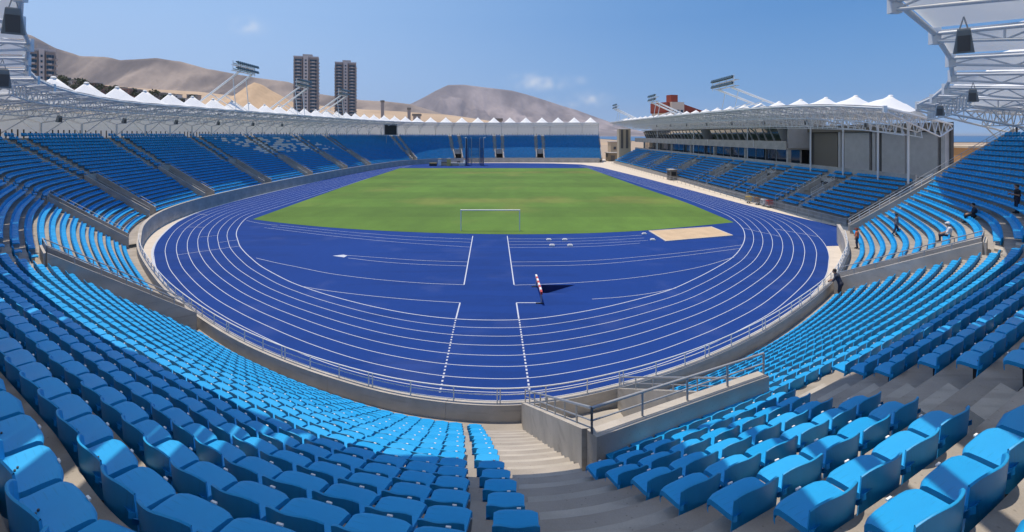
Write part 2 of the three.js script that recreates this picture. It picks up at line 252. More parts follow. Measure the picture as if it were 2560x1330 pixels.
{
  const g = thing('football_goal', 'white football goal frame on the near end of the grass', 'goal', [-2.5, 0.012, 59.9]);
  const w = 3.38, h = 2.36;
  add('post', rod(V(-w, 0, 0), V(-w, h, 0), 0.06, 10), M.white, g); add('post', rod(V(w, 0, 0), V(w, h, 0), 0.06, 10), M.white, g);
  add('crossbar', rod(V(-w - 0.06, h, 0), V(w + 0.06, h, 0), 0.07, 10), M.white, g);
}
for (const [x, d, n] of [[3.85, 54.4, 0], [5.52, 54.4, 0], [3.97, 51.6, 0], [5.76, 51.6, 0], [14.64, 57.6, 1], [14.72, 54.4, 1]])
  solo(n ? 'takeoff_board' : 'marker_block', mg([box(0.5, 0.1, 0.35, 0, 0.055, 0), box(0.36, 0.08, 0.25, 0, 0.14, 0)]).applyMatrix4(new THREE.Matrix4().makeTranslation(x, 0.01, -d)), M.white, n ? 'white take-off board on the runway before the sand pit' : 'small white marker block on the blue runway lines', n ? 'board' : 'block', n ? 'take-off boards before the sand pit' : 'marker blocks on the runway');

// ------------------------------------------------------------------ the seating bowl
// stations along the bowl: front wall point and the line of row 15, from the right end round the near side, up the left and across the far end
const ST = [[33.7, 53.4, 40.4, 48.4], [30, 46.5, 36.3, 38.5], [27, 41.6, 31.5, 29], [24.3, 37.9, 24.9, 21], [20.6, 33.1, 20.4, 17], [15.9, 28.1, 16, 13.9], [11.4, 23.9, 10.6, 10.1], [6.96, 20.55, 5.6, 6.6], [3.6, 18.7, 2.5, 4.7], [1.2, 17.8, 1, 3.95], [-0.83, 17.61, -0.4, 3.85], [-3.76, 18.2, -2.56, 4.49], [-7, 19.7, -4.61, 5.92], [-10.6, 21.95, -7.1, 7.7], [-14, 24.6, -11, 10.6], [-19.5, 29.7, -17.5, 15.6], [-25, 35.7, -24.8, 22.6], [-30.5, 42.3, -33, 31.5], [-34, 47.2, -39.5, 39.5], [-38, 53.3, -46, 47], [-41.5, 60.2, -51, 56], [-44, 67.5, -54, 65], [-46, 79, -56.3, 78.3], [-47, 95, -57.6, 95], [-47, 115, -57.8, 115.5], [-45.8, 145, -56.5, 146.5], [-43, 172, -53.5, 175.5], [-38.5, 191, -47, 198.5], [-29, 204, -33.5, 214], [-15, 209.5, -16.5, 220.5], [5, 211, 5, 222], [20, 210.5, 20.5, 221.5], [36, 208.5, 37, 219.5]];
const PER = 40, NU = (ST.length - 1) * PER, ROWS = 24, RISE = 0.408, Y0 = 1.27;
const wallC = new THREE.CatmullRomCurve3(ST.map((s) => new THREE.Vector3(s[0], 0, s[1])), false, 'centripetal'), r15C = new THREE.CatmullRomCurve3(ST.map((s) => new THREE.Vector3(s[2], 0, s[3])), false, 'centripetal');
const WL = [], BS = [], DR = [];
for (let i = 0; i <= NU; i++) { const w = wallC.getPoint(i / NU), r = r15C.getPoint(i / NU), dx = r.x - w.x, dd = r.z - w.z, L = Math.hypot(dx, dd); WL.push([w.x, w.z]); BS.push([w.x + dx / L * 1.15, w.z + dd / L * 1.15]); DR.push([(r.x - BS[i][0]) / 15, (r.z - BS[i][1]) / 15]); }
const P = (i, k) => [BS[i][0] + DR[i][0] * k, BS[i][1] + DR[i][1] * k];
const YF = (k) => Y0 + RISE * k;
const bowl = thing('seating_bowl', 'curved concrete seating terrace wrapping round the near, left and far ends', 'grandstand');

const WELL = [[0.45, 17.6], [1.32, 8.6], [5.2, 10.75], [3.9, 18.6]];           // the open stairwell beside the wide stair
const VOM = [4.05, 14.45, 17.75, 20.3, 22.1, 23.35, 24.25, 25, 25.65, 27.3, 28.6, 29.5, 30.42].map((u) => {
  const ic = Math.round(u * PER), step = Math.hypot(WL[ic + 1][0] - WL[ic - 1][0], WL[ic + 1][1] - WL[ic - 1][1]) / 2, half = Math.max(2, Math.round((u < 20 ? 0.95 : 1.35) / step));
  return { ic, i0: ic - half, i1: ic + half, kr: u < 20 ? 9 : u < 27 ? 10 : 7, u, sl: Math.round(PER * (u < 5 ? -0.62 : u < 15 ? 0.95 : u < 18 ? 0.5 : 0.25 * (u < 21))) };
});
const vi = (v, i, k) => i + Math.round(v.sl * clamp(k, 0, v.kr) / v.kr);
const cut = (i, k) => { for (const v of VOM) if (k <= v.kr && i >= vi(v, v.i0, k) && i < vi(v, v.i1, k)) return true; if (k <= 10.6 && i > 240 && i < 420) { const p = P(i, k - 0.4); if (inside(WELL, p[0], p[1])) return true; } return false; };
for (let k = 0; k < ROWS; k++) {
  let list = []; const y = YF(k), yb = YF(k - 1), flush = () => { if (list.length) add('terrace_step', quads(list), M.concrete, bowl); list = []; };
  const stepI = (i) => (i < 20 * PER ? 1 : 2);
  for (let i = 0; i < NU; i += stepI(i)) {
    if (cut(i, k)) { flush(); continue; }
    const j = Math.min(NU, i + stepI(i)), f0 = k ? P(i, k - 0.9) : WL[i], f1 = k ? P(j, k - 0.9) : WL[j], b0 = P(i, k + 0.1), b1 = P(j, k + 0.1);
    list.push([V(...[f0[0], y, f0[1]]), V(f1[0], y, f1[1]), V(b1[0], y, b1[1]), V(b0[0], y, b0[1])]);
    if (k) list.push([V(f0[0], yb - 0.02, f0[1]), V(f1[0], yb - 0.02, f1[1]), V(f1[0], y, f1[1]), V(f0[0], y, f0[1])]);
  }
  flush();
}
add('top_walkway', sheet([0.1, 1.8].map((o) => { const r = []; for (let i = 0; i <= NU; i += 4) { const p = P(i, 23 + o * (i < 400 ? 1 : 1.6)); r.push(V(p[0], YF(23) - 0.004, p[1])); } return r; })), M.concrete, bowl);
// front wall in panels with open joints
const off = (i, o) => { const a = WL[Math.max(0, i - 1)], b = WL[Math.min(NU, i + 1)], L = Math.hypot(b[0] - a[0], b[1] - a[1]); return [WL[i][0] + (b[1] - a[1]) / L * o * SGN, WL[i][1] - (b[0] - a[0]) / L * o * SGN]; };
const SGN = (() => { const i = 420, a = WL[i - 1], b = WL[i + 1], n = [(b[1] - a[1]), -(b[0] - a[0])]; return n[0] * DR[i][0] + n[1] * DR[i][1] > 0 ? 1 : -1; })();
const HW = 1.85;
for (let i = 0; i < NU; i += 60) {
  const e = Math.min(NU, i + 60), inner = [], outer = [];
  for (let q = i; q <= e; q += 3) { inner.push(off(q, -0.3)); outer.push(off(q, 0)); }
  const gap = (A, B, t) => [lerp(A[0], B[0], t), lerp(A[1], B[1], t)];
  for (const l of [inner, outer]) { const L = Math.hypot(l[1][0] - l[0][0], l[1][1] - l[0][1]); l[0] = gap(l[0], l[1], Math.min(0.4, 0.012 / L)); }
  add('wall_panel', slab([...inner, ...outer.reverse()], -0.01, HW), M.wall, bowl);
}
// rail on top of the wall round the near end
{
  let acc = 0, n = 0; const line = [];
  for (let i = 36; i <= 17.7 * PER; i++) {
    const p = off(i, -0.15), q = off(i - 1, -0.15); acc += Math.hypot(p[0] - q[0], p[1] - q[1]);
    if (i % 6 === 0) line.push(p);
    if (acc > 1.55) { acc = 0; n++; add('rail_post', rod(V(p[0], HW - 0.02, p[1]), V(p[0], HW + 0.5, p[1]), 0.024), M.steel, bowl); if (n % 3 === 0) { const s = off(i + 2, -0.15); add('rail_post', rod(V(s[0], HW - 0.02, s[1]), V(s[0], HW + 0.5, s[1]), 0.024), M.steel, bowl); } }
  }
  for (const h of [0.5, 0.29, 0.08]) add('hand_rail', pipe(line.map((p) => V(p[0], HW + h, p[1])), h > 0.4 ? 0.026 : 0.018, 6, line.length * 2), M.steel, bowl);
}
// entrances sunk between the rows
function railOn(a, b, h, n, parent, mat = M.galv) {
  const list = [rod(a.clone().setY(a.y + h), b.clone().setY(b.y + h), 0.026)];
  for (let k = 0; k <= n; k++) { const p = a.clone().lerp(b, k / n); list.push(rod(p, p.clone().setY(p.y + h), 0.022)); }
  if (h > 0.3) list.push(rod(a.clone().setY(a.y + h * 0.5), b.clone().setY(b.y + h * 0.5), 0.016));
  return add('hand_rail', mg(list), mat, parent);
}
for (const v of VOM) {
  const T = 0.11, near = v.u < 20.5;
  for (const [i, s] of [[v.i0, -1], [v.i1, 1]]) {
    const e = i + v.sl, lo = i - 1, hi = i + 1, A = P(i, -0.9), B = P(e, v.kr + 0.1), tA = [P(hi, -0.9)[0] - P(lo, -0.9)[0], P(hi, -0.9)[1] - P(lo, -0.9)[1]], L = Math.hypot(...tA), ux = tA[0] / L * T, ud = tA[1] / L * T;
    const ya = YF(0) + 0.95, yb = YF(v.kr) + 1.0;
    add('entrance_wall', slab([[A[0] - ux, A[1] - ud, ya], [A[0] + ux, A[1] + ud, ya], [B[0] + ux, B[1] + ud, yb], [B[0] - ux, B[1] - ud, yb]], 0.9, (o) => o[2]), M.wall, bowl);
    railOn(V(A[0], ya, A[1]), V(B[0], yb, B[1]), 0.3, near ? 6 : 3, bowl);
    // stair beside the entrance up to the top
    const list = [];
    for (let k = v.kr + 1; k < ROWS; k++) {
      const w = 0.5, c0 = P(e, k - 1.36), c1 = P(e, k - 0.9), tt = [P(e + 1, k)[0] - P(e - 1, k)[0], P(e + 1, k)[1] - P(e - 1, k)[1]], l = Math.hypot(...tt), ex = tt[0] / l * w, ed = tt[1] / l * w;
      list.push(slab([[c0[0] - ex, c0[1] - ed], [c0[0] + ex, c0[1] + ed], [c1[0] + ex, c1[1] + ed], [c1[0] - ex, c1[1] - ed]], YF(k - 1) - 0.01, YF(k - 1) + RISE / 2));
    }
    add('aisle_steps', mg(list), M.step, bowl);
    v[s < 0 ? 'pA' : 'pB'] = [A, B];
  }
  const [A0, B0] = v.pA, [A1, B1] = v.pB, j0 = v.i0 + v.sl, j1 = v.i1 + v.sl, n0 = P(j0, v.kr + 0.3), n1 = P(j1, v.kr + 0.3);
  add('entrance_lintel', slab([B0, B1, n1, n0], 3.3, YF(v.kr) + 1.0), M.wall, bowl);
  add('entrance_floor', floorShape([A0, A1, P(j1, v.kr + 5), P(j0, v.kr + 5)], Y0 - 0.03), M.step, bowl);
  const t0 = P(j0, v.kr + 5), t1 = P(j1, v.kr + 5);
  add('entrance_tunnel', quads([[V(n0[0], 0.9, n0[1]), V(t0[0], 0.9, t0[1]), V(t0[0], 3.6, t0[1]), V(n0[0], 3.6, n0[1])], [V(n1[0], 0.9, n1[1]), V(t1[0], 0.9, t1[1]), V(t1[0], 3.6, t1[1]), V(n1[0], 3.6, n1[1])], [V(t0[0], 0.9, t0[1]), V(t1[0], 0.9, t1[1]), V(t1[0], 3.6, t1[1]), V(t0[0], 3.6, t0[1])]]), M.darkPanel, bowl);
  railOn(V(B0[0], YF(v.kr) + 1.0, B0[1]), V(B1[0], YF(v.kr) + 1.0, B1[1]), 0.3, 3, bowl);
}
// the big stairwell beside the wide stair: parapet walls, floor and rails
{
  const [a, b, c, e] = WELL, th = 0.13;
  const wallOf = (p, q, yp, yq, low) => { const L = Math.hypot(q[0] - p[0], q[1] - p[1]), nx = -(q[1] - p[1]) / L * th, nd = (q[0] - p[0]) / L * th; return slab([[p[0] - nx, p[1] - nd, yp], [q[0] - nx, q[1] - nd, yq], [q[0] + nx, q[1] + nd, yq], [p[0] + nx, p[1] + nd, yp]], low, (o) => o[2]); };
  const yb = YF(10) + 0.72;
  add('stairwell_wall', wallOf(a, [b[0] - 0.02, b[1] + 0.15], HW + 0.1, yb, 0.9), M.step, bowl);
  add('stairwell_wall', wallOf(b, c, yb, yb, 3.0), M.wall, bowl);
  add('stairwell_wall', wallOf([c[0], c[1] + 0.15], e, yb - 0.5, HW + 0.1, 0.9), M.step, bowl);
  add('stairwell_floor', floorShape([a, b, [5.1, 6], [8, 8], c, e], Y0 - 0.03), M.step, bowl);
  railOn(V(a[0], HW + 0.1, a[1]), V(b[0], yb, b[1]), 0.42, 8, bowl, M.galv);
  railOn(V(b[0], yb, b[1]), V(c[0], yb, c[1]), 0.42, 4, bowl, M.galv);
  railOn(V(c[0], yb - 0.5, c[1]), V(e[0], HW + 0.1, e[1]), 0.4, 6, bowl, M.galv);
}
// wide stair: separate half steps
const tab = (t, k) => { for (let i = 0; i + 1 < t.length; i++) if (k <= t[i + 1][0]) return lerp(t[i][1], t[i + 1][1], (k - t[i][0]) / (t[i + 1][0] - t[i][0])); return t[t.length - 1][1]; };
const LEFT = (k) => tab([[-2, -1.1], [0, -0.95], [6, -0.42], [9, -0.2], [12, 0.08], [14, 0.28], [17, 0.5], [23, 0.9]], k), RIGHT = (k) => tab([[-2, 0.3], [0, 0.36], [10, 1.16], [11, 1.2], [12, 1.36], [13, 1.5], [14, 1.62], [16, 2.1], [23, 3.6]], k);
const atX = (k, x) => { for (let i = 260; i < 460; i++) { const p = P(i, k), q = P(i + 1, k); if (p[0] >= x && q[0] < x) return [x, lerp(p[1], q[1], (p[0] - x) / (p[0] - q[0]))]; } return [x, P(380, k)[1]]; };
for (let k = 1; k < ROWS; k++) {
  const o = [];
  for (const t of [0, 0.25, 0.5, 0.75, 1]) o.push(atX(k - 1.36, lerp(LEFT(k) + 0.02, RIGHT(k) - 0.06, t)));
  for (const t of [1, 0.75, 0.5, 0.25, 0]) o.push(atX(k - 0.895, lerp(LEFT(k) + 0.02, RIGHT(k) - 0.06, t)));
  add('stair_step', slab(o, YF(k - 1) - 0.01, YF(k - 1) + RISE / 2), M.step, bowl);
}
// expansion joint between the single file of seats and the block beside it
for (let k = 8; k < 18; k++) { const x = LEFT(k) - 0.56, a = atX(k - 0.88, x - 0.012 * k), b = atX(k + 0.08, x - 0.012 * k - 0.02), w = 0.035; add('expansion_joint', slab([[a[0] - w, a[1]], [a[0] + w, a[1]], [b[0] + w, b[1]], [b[0] - w, b[1]]], YF(k) - 0.05, YF(k) + 0.006), M.dark, bowl); }
// end walls
for (const [i, s] of [[0, 1], [NU, -1]]) {
  const A = P(i, -0.9), B = P(i, 24.6), q = P(i + s * 3, 5), r = P(i, 5), L = Math.hypot(q[0] - r[0], q[1] - r[1]), ux = -(q[0] - r[0]) / L * 0.3, ud = -(q[1] - r[1]) / L * 0.3;
  add('end_wall', slab([[A[0], A[1], YF(0) + 0.7], [B[0], B[1], YF(24) + 0.5], [B[0] + ux, B[1] + ud, YF(24) + 0.5], [A[0] + ux, A[1] + ud, YF(0) + 0.7]], 0, (o) => o[2]), M.wall, bowl);
  railOn(V(A[0] + ux / 2, YF(0) + 0.7, A[1] + ud / 2), V(B[0] + ux / 2, YF(24) + 0.5, B[1] + ud / 2), 0.5, 14, bowl);
}
// stair along the right end of the bowl
{
  const at = (k, m) => { let i = 0, L = 0; while (i < 200) { const p = P(i, k), q = P(i + 1, k), l = Math.hypot(q[0] - p[0], q[1] - p[1]); if (L + l >= m) { const t = (m - L) / l; return [lerp(p[0], q[0], t), lerp(p[1], q[1], t)]; } L += l; i++; } return P(200, k); };
  for (let k = 1; k < 12; k++) add('stair_step', slab([at(k - 1.36, 0.05), at(k - 1.36, 1.5), at(k - 0.895, 1.5), at(k - 0.895, 0.05)], YF(k - 1) - 0.01, YF(k - 1) + RISE / 2), M.step, bowl);
  const A = at(-0.9, 1.55), A2 = at(-0.9, 1.78), B = at(12.1, 1.55), B2 = at(12.1, 1.78);
  add('stair_wall', slab([[A[0], A[1], YF(0) + 0.8], [B[0], B[1], YF(12) + 0.8], [B2[0], B2[1], YF(12) + 0.8], [A2[0], A2[1], YF(0) + 0.8]], 0.9, (o) => o[2]), M.step, bowl);
  railOn(V(A[0], YF(0) + 0.8, A[1]), V(B[0], YF(12) + 0.8, B[1]), 0.5, 8, bowl, M.steel);
}
// pickets along the top walkway
{
  const list = []; let acc = 0;
  for (let i = 0; i < NU; i++) { const p = P(i, 24.1), q = P(i + 1, 24.1); acc += Math.hypot(q[0] - p[0], q[1] - p[1]); if (acc > 1.0) { acc = 0; list.push(bar(V(p[0], YF(23), p[1]), V(p[0], YF(23) + (rnd() > 0.3 ? 1.05 : 0.8), p[1]), 0.1)); } }
  const f = add('picket_rail', mg(list), M.dark, bowl); f.userData.kind = 'stuff';
}

// ------------------------------------------------------------------ seats
function backGeo(nu, nv) {
  const W = 0.43, T = 0.022, out = [], inn = [];
  for (let j = 0; j <= nv; j++) { const o = [], n = []; for (let i = 0; i <= nu; i++) {
    const s = i / nu * 2 - 1, top = 0.562 - 0.07 * Math.pow(Math.abs(s), 3.2), y = lerp(0.2, top, j / nv), lean = 0.04 * (j / nv), z = 0.045 + lean - 0.1 * s * s;
    o.push(new THREE.Vector3(s * W / 2, y, z)); n.push(new THREE.Vector3(s * (W / 2 - 0.012), y - (j === nv ? 0.004 : 0), z - T));
  } out.push(o); inn.push(n); }
  const L = [sheet(out), sheet(inn.map((r) => [...r].reverse()))];
  L.push(sheet([out[nv], out[nv].map((p, i) => p.clone().lerp(inn[nv][i], 0.5).setY(p.y + 0.008)), inn[nv]]));
  for (const e of [0, nu]) L.push(sheet([out.map((r) => r[e]), inn.map((r) => r[e])]));
  return mg(L);
}
function panGeo(nu, prof) {
  const W = 0.43, rows = [];
  for (const [z, y, e] of prof) { const r = []; for (let i = 0; i <= nu; i++) { const s = i / nu * 2 - 1, a = Math.abs(s); r.push(new THREE.Vector3(s * (W / 2 - 0.004), y + 0.012 * a * a * e - (a > 0.99 ? 0.006 : 0), z + (z < -0.3 ? 0.035 * Math.pow(a, 4) : 0))); } rows.push(r); }
  const L = [sheet(rows)];
  for (const e of [0, nu]) L.push(sheet([rows.map((r) => r[e]), rows.map((r) => r[e].clone().setY(r[e].y - 0.045))]));
  return mg(L);
}
const PROF = [[-0.375, 0.3, 0], [-0.392, 0.325, 0], [-0.392, 0.347, 0], [-0.376, 0.365, 0.3], [-0.34, 0.374, 0.6], [-0.22, 0.369, 1], [-0.1, 0.363, 1], [-0.02, 0.371, 0.6], [0.02, 0.405, 0]];
const seatPan = panGeo(8, PROF), seatBack = backGeo(10, 5), seatFarGeo = mg([panGeo(2, [PROF[0], PROF[2], PROF[4], PROF[7]]), backGeo(4, 2)]);
const seatLeg = mg([box(0.05, 0.31, 0.06, 0, 0.155, -0.16), box(0.3, 0.03, 0.05, 0, 0.31, -0.16), box(0.12, 0.012, 0.14, 0, 0.006, -0.16)]);
const seatBolt = mg([new THREE.CylinderGeometry(0.009, 0.009, 0.008, 8).translate(-0.05, 0.37, -0.11), new THREE.CylinderGeometry(0.009, 0.009, 0.008, 8).translate(-0.028, 0.37, -0.085)]);
const seatTag = box(0.04, 0.012, 0.016, 0.03, 0.367, -0.385);
const seats = [], AISLE = Math.round(7.02 * PER);
{
  for (let k = 11; k < ROWS; k++) { const c0 = P(AISLE, k - 1.36), c1 = P(AISLE, k - 0.895), a = P(AISLE - 3, k), b = P(AISLE + 3, k), l = Math.hypot(b[0] - a[0], b[1] - a[1]), ex = (b[0] - a[0]) / l * 0.55, ed = (b[1] - a[1]) / l * 0.55; add('stair_step', slab([[c0[0] - ex, c0[1] - ed], [c0[0] + ex, c0[1] + ed], [c1[0] + ex, c1[1] + ed], [c1[0] - ex, c1[1] - ed]], YF(k - 1) - 0.01, YF(k - 1) + RISE / 2), M.step, bowl); }
}
const rowCum = [];
for (let k = 0; k < ROWS; k++) {
  const pts = []; for (let i = 0; i <= NU; i++) pts.push(P(i, k));
  const cum = [0]; for (let i = 1; i <= NU; i++) cum.push(cum[i - 1] + Math.hypot(pts[i][0] - pts[i - 1][0], pts[i][1] - pts[i - 1][1]));
  const idxAt = (s) => { let a = 0, b = NU; while (b - a > 1) { const m = (a + b) >> 1; if (cum[m] <= s) a = m; else b = m; } return a + (s - cum[a]) / (cum[b] - cum[a]); };
  let iL = 0, iR = 0; for (let i = 260; i < 460; i++) { if (!iR && pts[i][0] < RIGHT(k)) iR = i; if (!iL && pts[i][0] < LEFT(k)) { iL = i; break; } }
  const put = (s, pitch, side) => {
    const q = idxAt(s), i = Math.floor(q), t = q - i, p = pts[i], n = pts[Math.min(NU, i + 1)], x = lerp(p[0], n[0], t), d = lerp(p[1], n[1], t);
    for (const v of VOM) {
      const a0 = cum[vi(v, v.i0, k)], a1 = cum[vi(v, v.i1, k)];
      if (k <= v.kr && s > a0 - pitch * 0.62 && s < a1 + pitch * 0.62) return;
      if (k > v.kr && (Math.abs(s - a0) < 0.5 + pitch / 2 || Math.abs(s - a1) < 0.5 + pitch / 2)) return;
    }
    if (s < (k < 12 ? 2.1 : 0.5)) return;
    if (k > 10 && Math.abs(s - cum[AISLE]) < 0.62 + pitch / 2) return;
    if (k <= 10 && (inside(WELL, x, d) || inside(WELL, x + 0.3, d) || inside(WELL, x - 0.3, d - 0.12) || inside(WELL, x + 0.1, d + 0.45))) return;
    const w = (a) => { const b = P(a, k), c = P(a + 1, k); return [c[0] - b[0], c[1] - b[1]]; }, tg = w(Math.min(NU - 1, i)), L = Math.hypot(...tg);
    let nx = -tg[1] / L, nd = tg[0] / L; if (nx * DR[i][0] + nd * DR[i][1] > 0) { nx = -nx; nd = -nd; }
    const tread = Math.abs(nx * DR[i][0] + nd * DR[i][1]), yaw = Math.atan2(-nx, nd);
    seats.push({ x, d, y: YF(k), k, i, yaw: yaw + (rnd() - 0.5) * 0.03, sx: pitch * 0.9 / 0.43, sz: clamp(tread * (side === 'right' ? 0.46 : 0.53), 0.29, 0.46) / 0.4, sy: 0.98 + 0.14 * smooth(0.46, 0.62, pitch), side, dist: Math.hypot(x, d, EYE - YF(k)) });
  };
  const pitchAt = (x, d) => { const r = Math.abs(x) / Math.max(Math.abs(d), 3), near = 1 - smooth(6, 14, Math.hypot(x, d)); return 0.46 + 0.15 * smooth(0.02, 0.4, r) + near * (x > 0.7 ? 0.10 * smooth(11, 17, k) : 0.08 * smooth(12.5, 17, k)); };
  let s = cum[iL], first = true;
  while (s < cum[NU] - 0.4) { const p = pts[Math.floor(idxAt(s))], w = pitchAt(p[0], p[1]); put(s + w / 2, w, first ? 'column' : 'left'); s += w; if (first) { s += 0.2; first = false; } }
  s = cum[iR];
  while (s > 0.5) { const p = pts[Math.floor(idxAt(s))], w = pitchAt(p[0], p[1]); put(s - w / 2, w, 'right'); s -= w; }
}
const inView = (s) => s.d > 0.6 && Math.abs(s.x / s.d) < 1.02 && 338 + 1300 * (EYE - s.y - 0.55) / s.d < 1370;
const order = seats.filter(inView).sort((a, b) => a.dist - b.dist), nearSet = new Set(order.slice(0, 298));
const SEATLABEL = { left: ['glossy blue plastic seat in the block left of the wide concrete stair', 'near seats left of the stair'], column: ['glossy blue plastic seat in the single file beside the wide concrete stair', 'single file of seats beside the stair'], right: ['glossy blue plastic seat in the block right of the wide concrete stair', 'near seats right of the stair'] };
const seatTones = [0, 1, 2, 3].map((i) => { const m = M.seat.clone(); m.color.setRGB(0.010 + 0.004 * i, 0.325 + 0.014 * i, 0.72 + 0.02 * i); m.roughness = 0.4 + 0.04 * i; return m; });
let protos = null;
for (const s of nearSet) {
  const tone = Math.floor(rnd() * 4);
  if (!protos) protos = seatTones.map((m) => { const g = new THREE.Group(); const pan = add('seat_pan', seatPan, m, g); add('bolt', seatBolt, M.dark, pan); add('backrest', seatBack, m, g); add('bracket', seatLeg, M.dark, g); add('number_tag', seatTag, M.white, g); return g; });
  const g = protos[tone].clone(); g.name = numbered('stadium_seat'); g.position.copy(V(s.x, s.y, s.d)); g.rotation.set((rnd() - 0.5) * 0.03, s.yaw + (rnd() - 0.5) * 0.03, (rnd() - 0.5) * 0.016); g.scale.set(s.sx, s.sy, s.sz);
  let [label, group] = SEATLABEL[s.side];
  if (s.side === 'right') {
    const n = ['first', 'second', 'third', 'fourth', 'fifth', 'sixth', 'seventh', 'eighth', 'ninth', 'tenth', 'eleventh', 'twelfth', 'thirteenth'][s.k - 11];
    if (s.i < AISLE) { label = 'glossy blue plastic seat in the block beyond the narrow aisle above the stairwell'; group = 'seats beyond the narrow aisle'; }
    else if (n) { label = `glossy blue plastic seat in the ${n} row behind the stairwell wall`; group = `${n} row behind the stairwell wall`; }
  }
  g.userData = { label, category: 'seat', group }; scene.add(g);
}
const dummy = new THREE.Object3D(), cc = new THREE.Color();
function seatField(name, label, list, colour) {
  const im = new THREE.InstancedMesh(seatFarGeo, M.seatFar, list.length); im.name = name; im.castShadow = im.receiveShadow = true;
  list.forEach((s, n) => { dummy.position.copy(V(s.x, s.y, s.d)); dummy.rotation.set(0, s.yaw, 0); dummy.scale.set(s.sx, s.sy, s.sz); dummy.updateMatrix(); im.setMatrixAt(n, dummy.matrix); im.setColorAt(n, colour(s)); });
  im.userData = { kind: 'stuff', label, category: 'seats' }; scene.add(im); return im;
}
const seatBlue = (s) => { const t = 0.92 + 0.16 * rnd(); return cc.setRGB(0.012 * t, 0.315 * t, 0.68 * t); };
const rest = seats.filter((s) => !nearSet.has(s));
const isWhite = (s) => { if (s.x > -50 || s.k < 13 || s.k > 21) return false; const a = s.d - (21 - s.k) * 1.3; if (a < 108 || a > 148) return false; const col = Math.floor(a / 1.75); return hash2(col, s.k, 5) > 0.56 || (hash2(Math.floor(a / 4), Math.floor(s.k / 2), 9) > 0.8 && hash2(col, s.k, 3) > 0.4); };
seatField('near_bowl_seats', 'countless rows of blue seats filling the near curved terrace', rest.filter((s) => s.i < 19 * PER), seatBlue);
seatField('side_stand_seats', 'countless rows of blue and a few white seats on the long side stand and far end', rest.filter((s) => s.i >= 19 * PER), (s) => isWhite(s) ? cc.setRGB(0.78, 0.8, 0.82) : seatBlue(s));

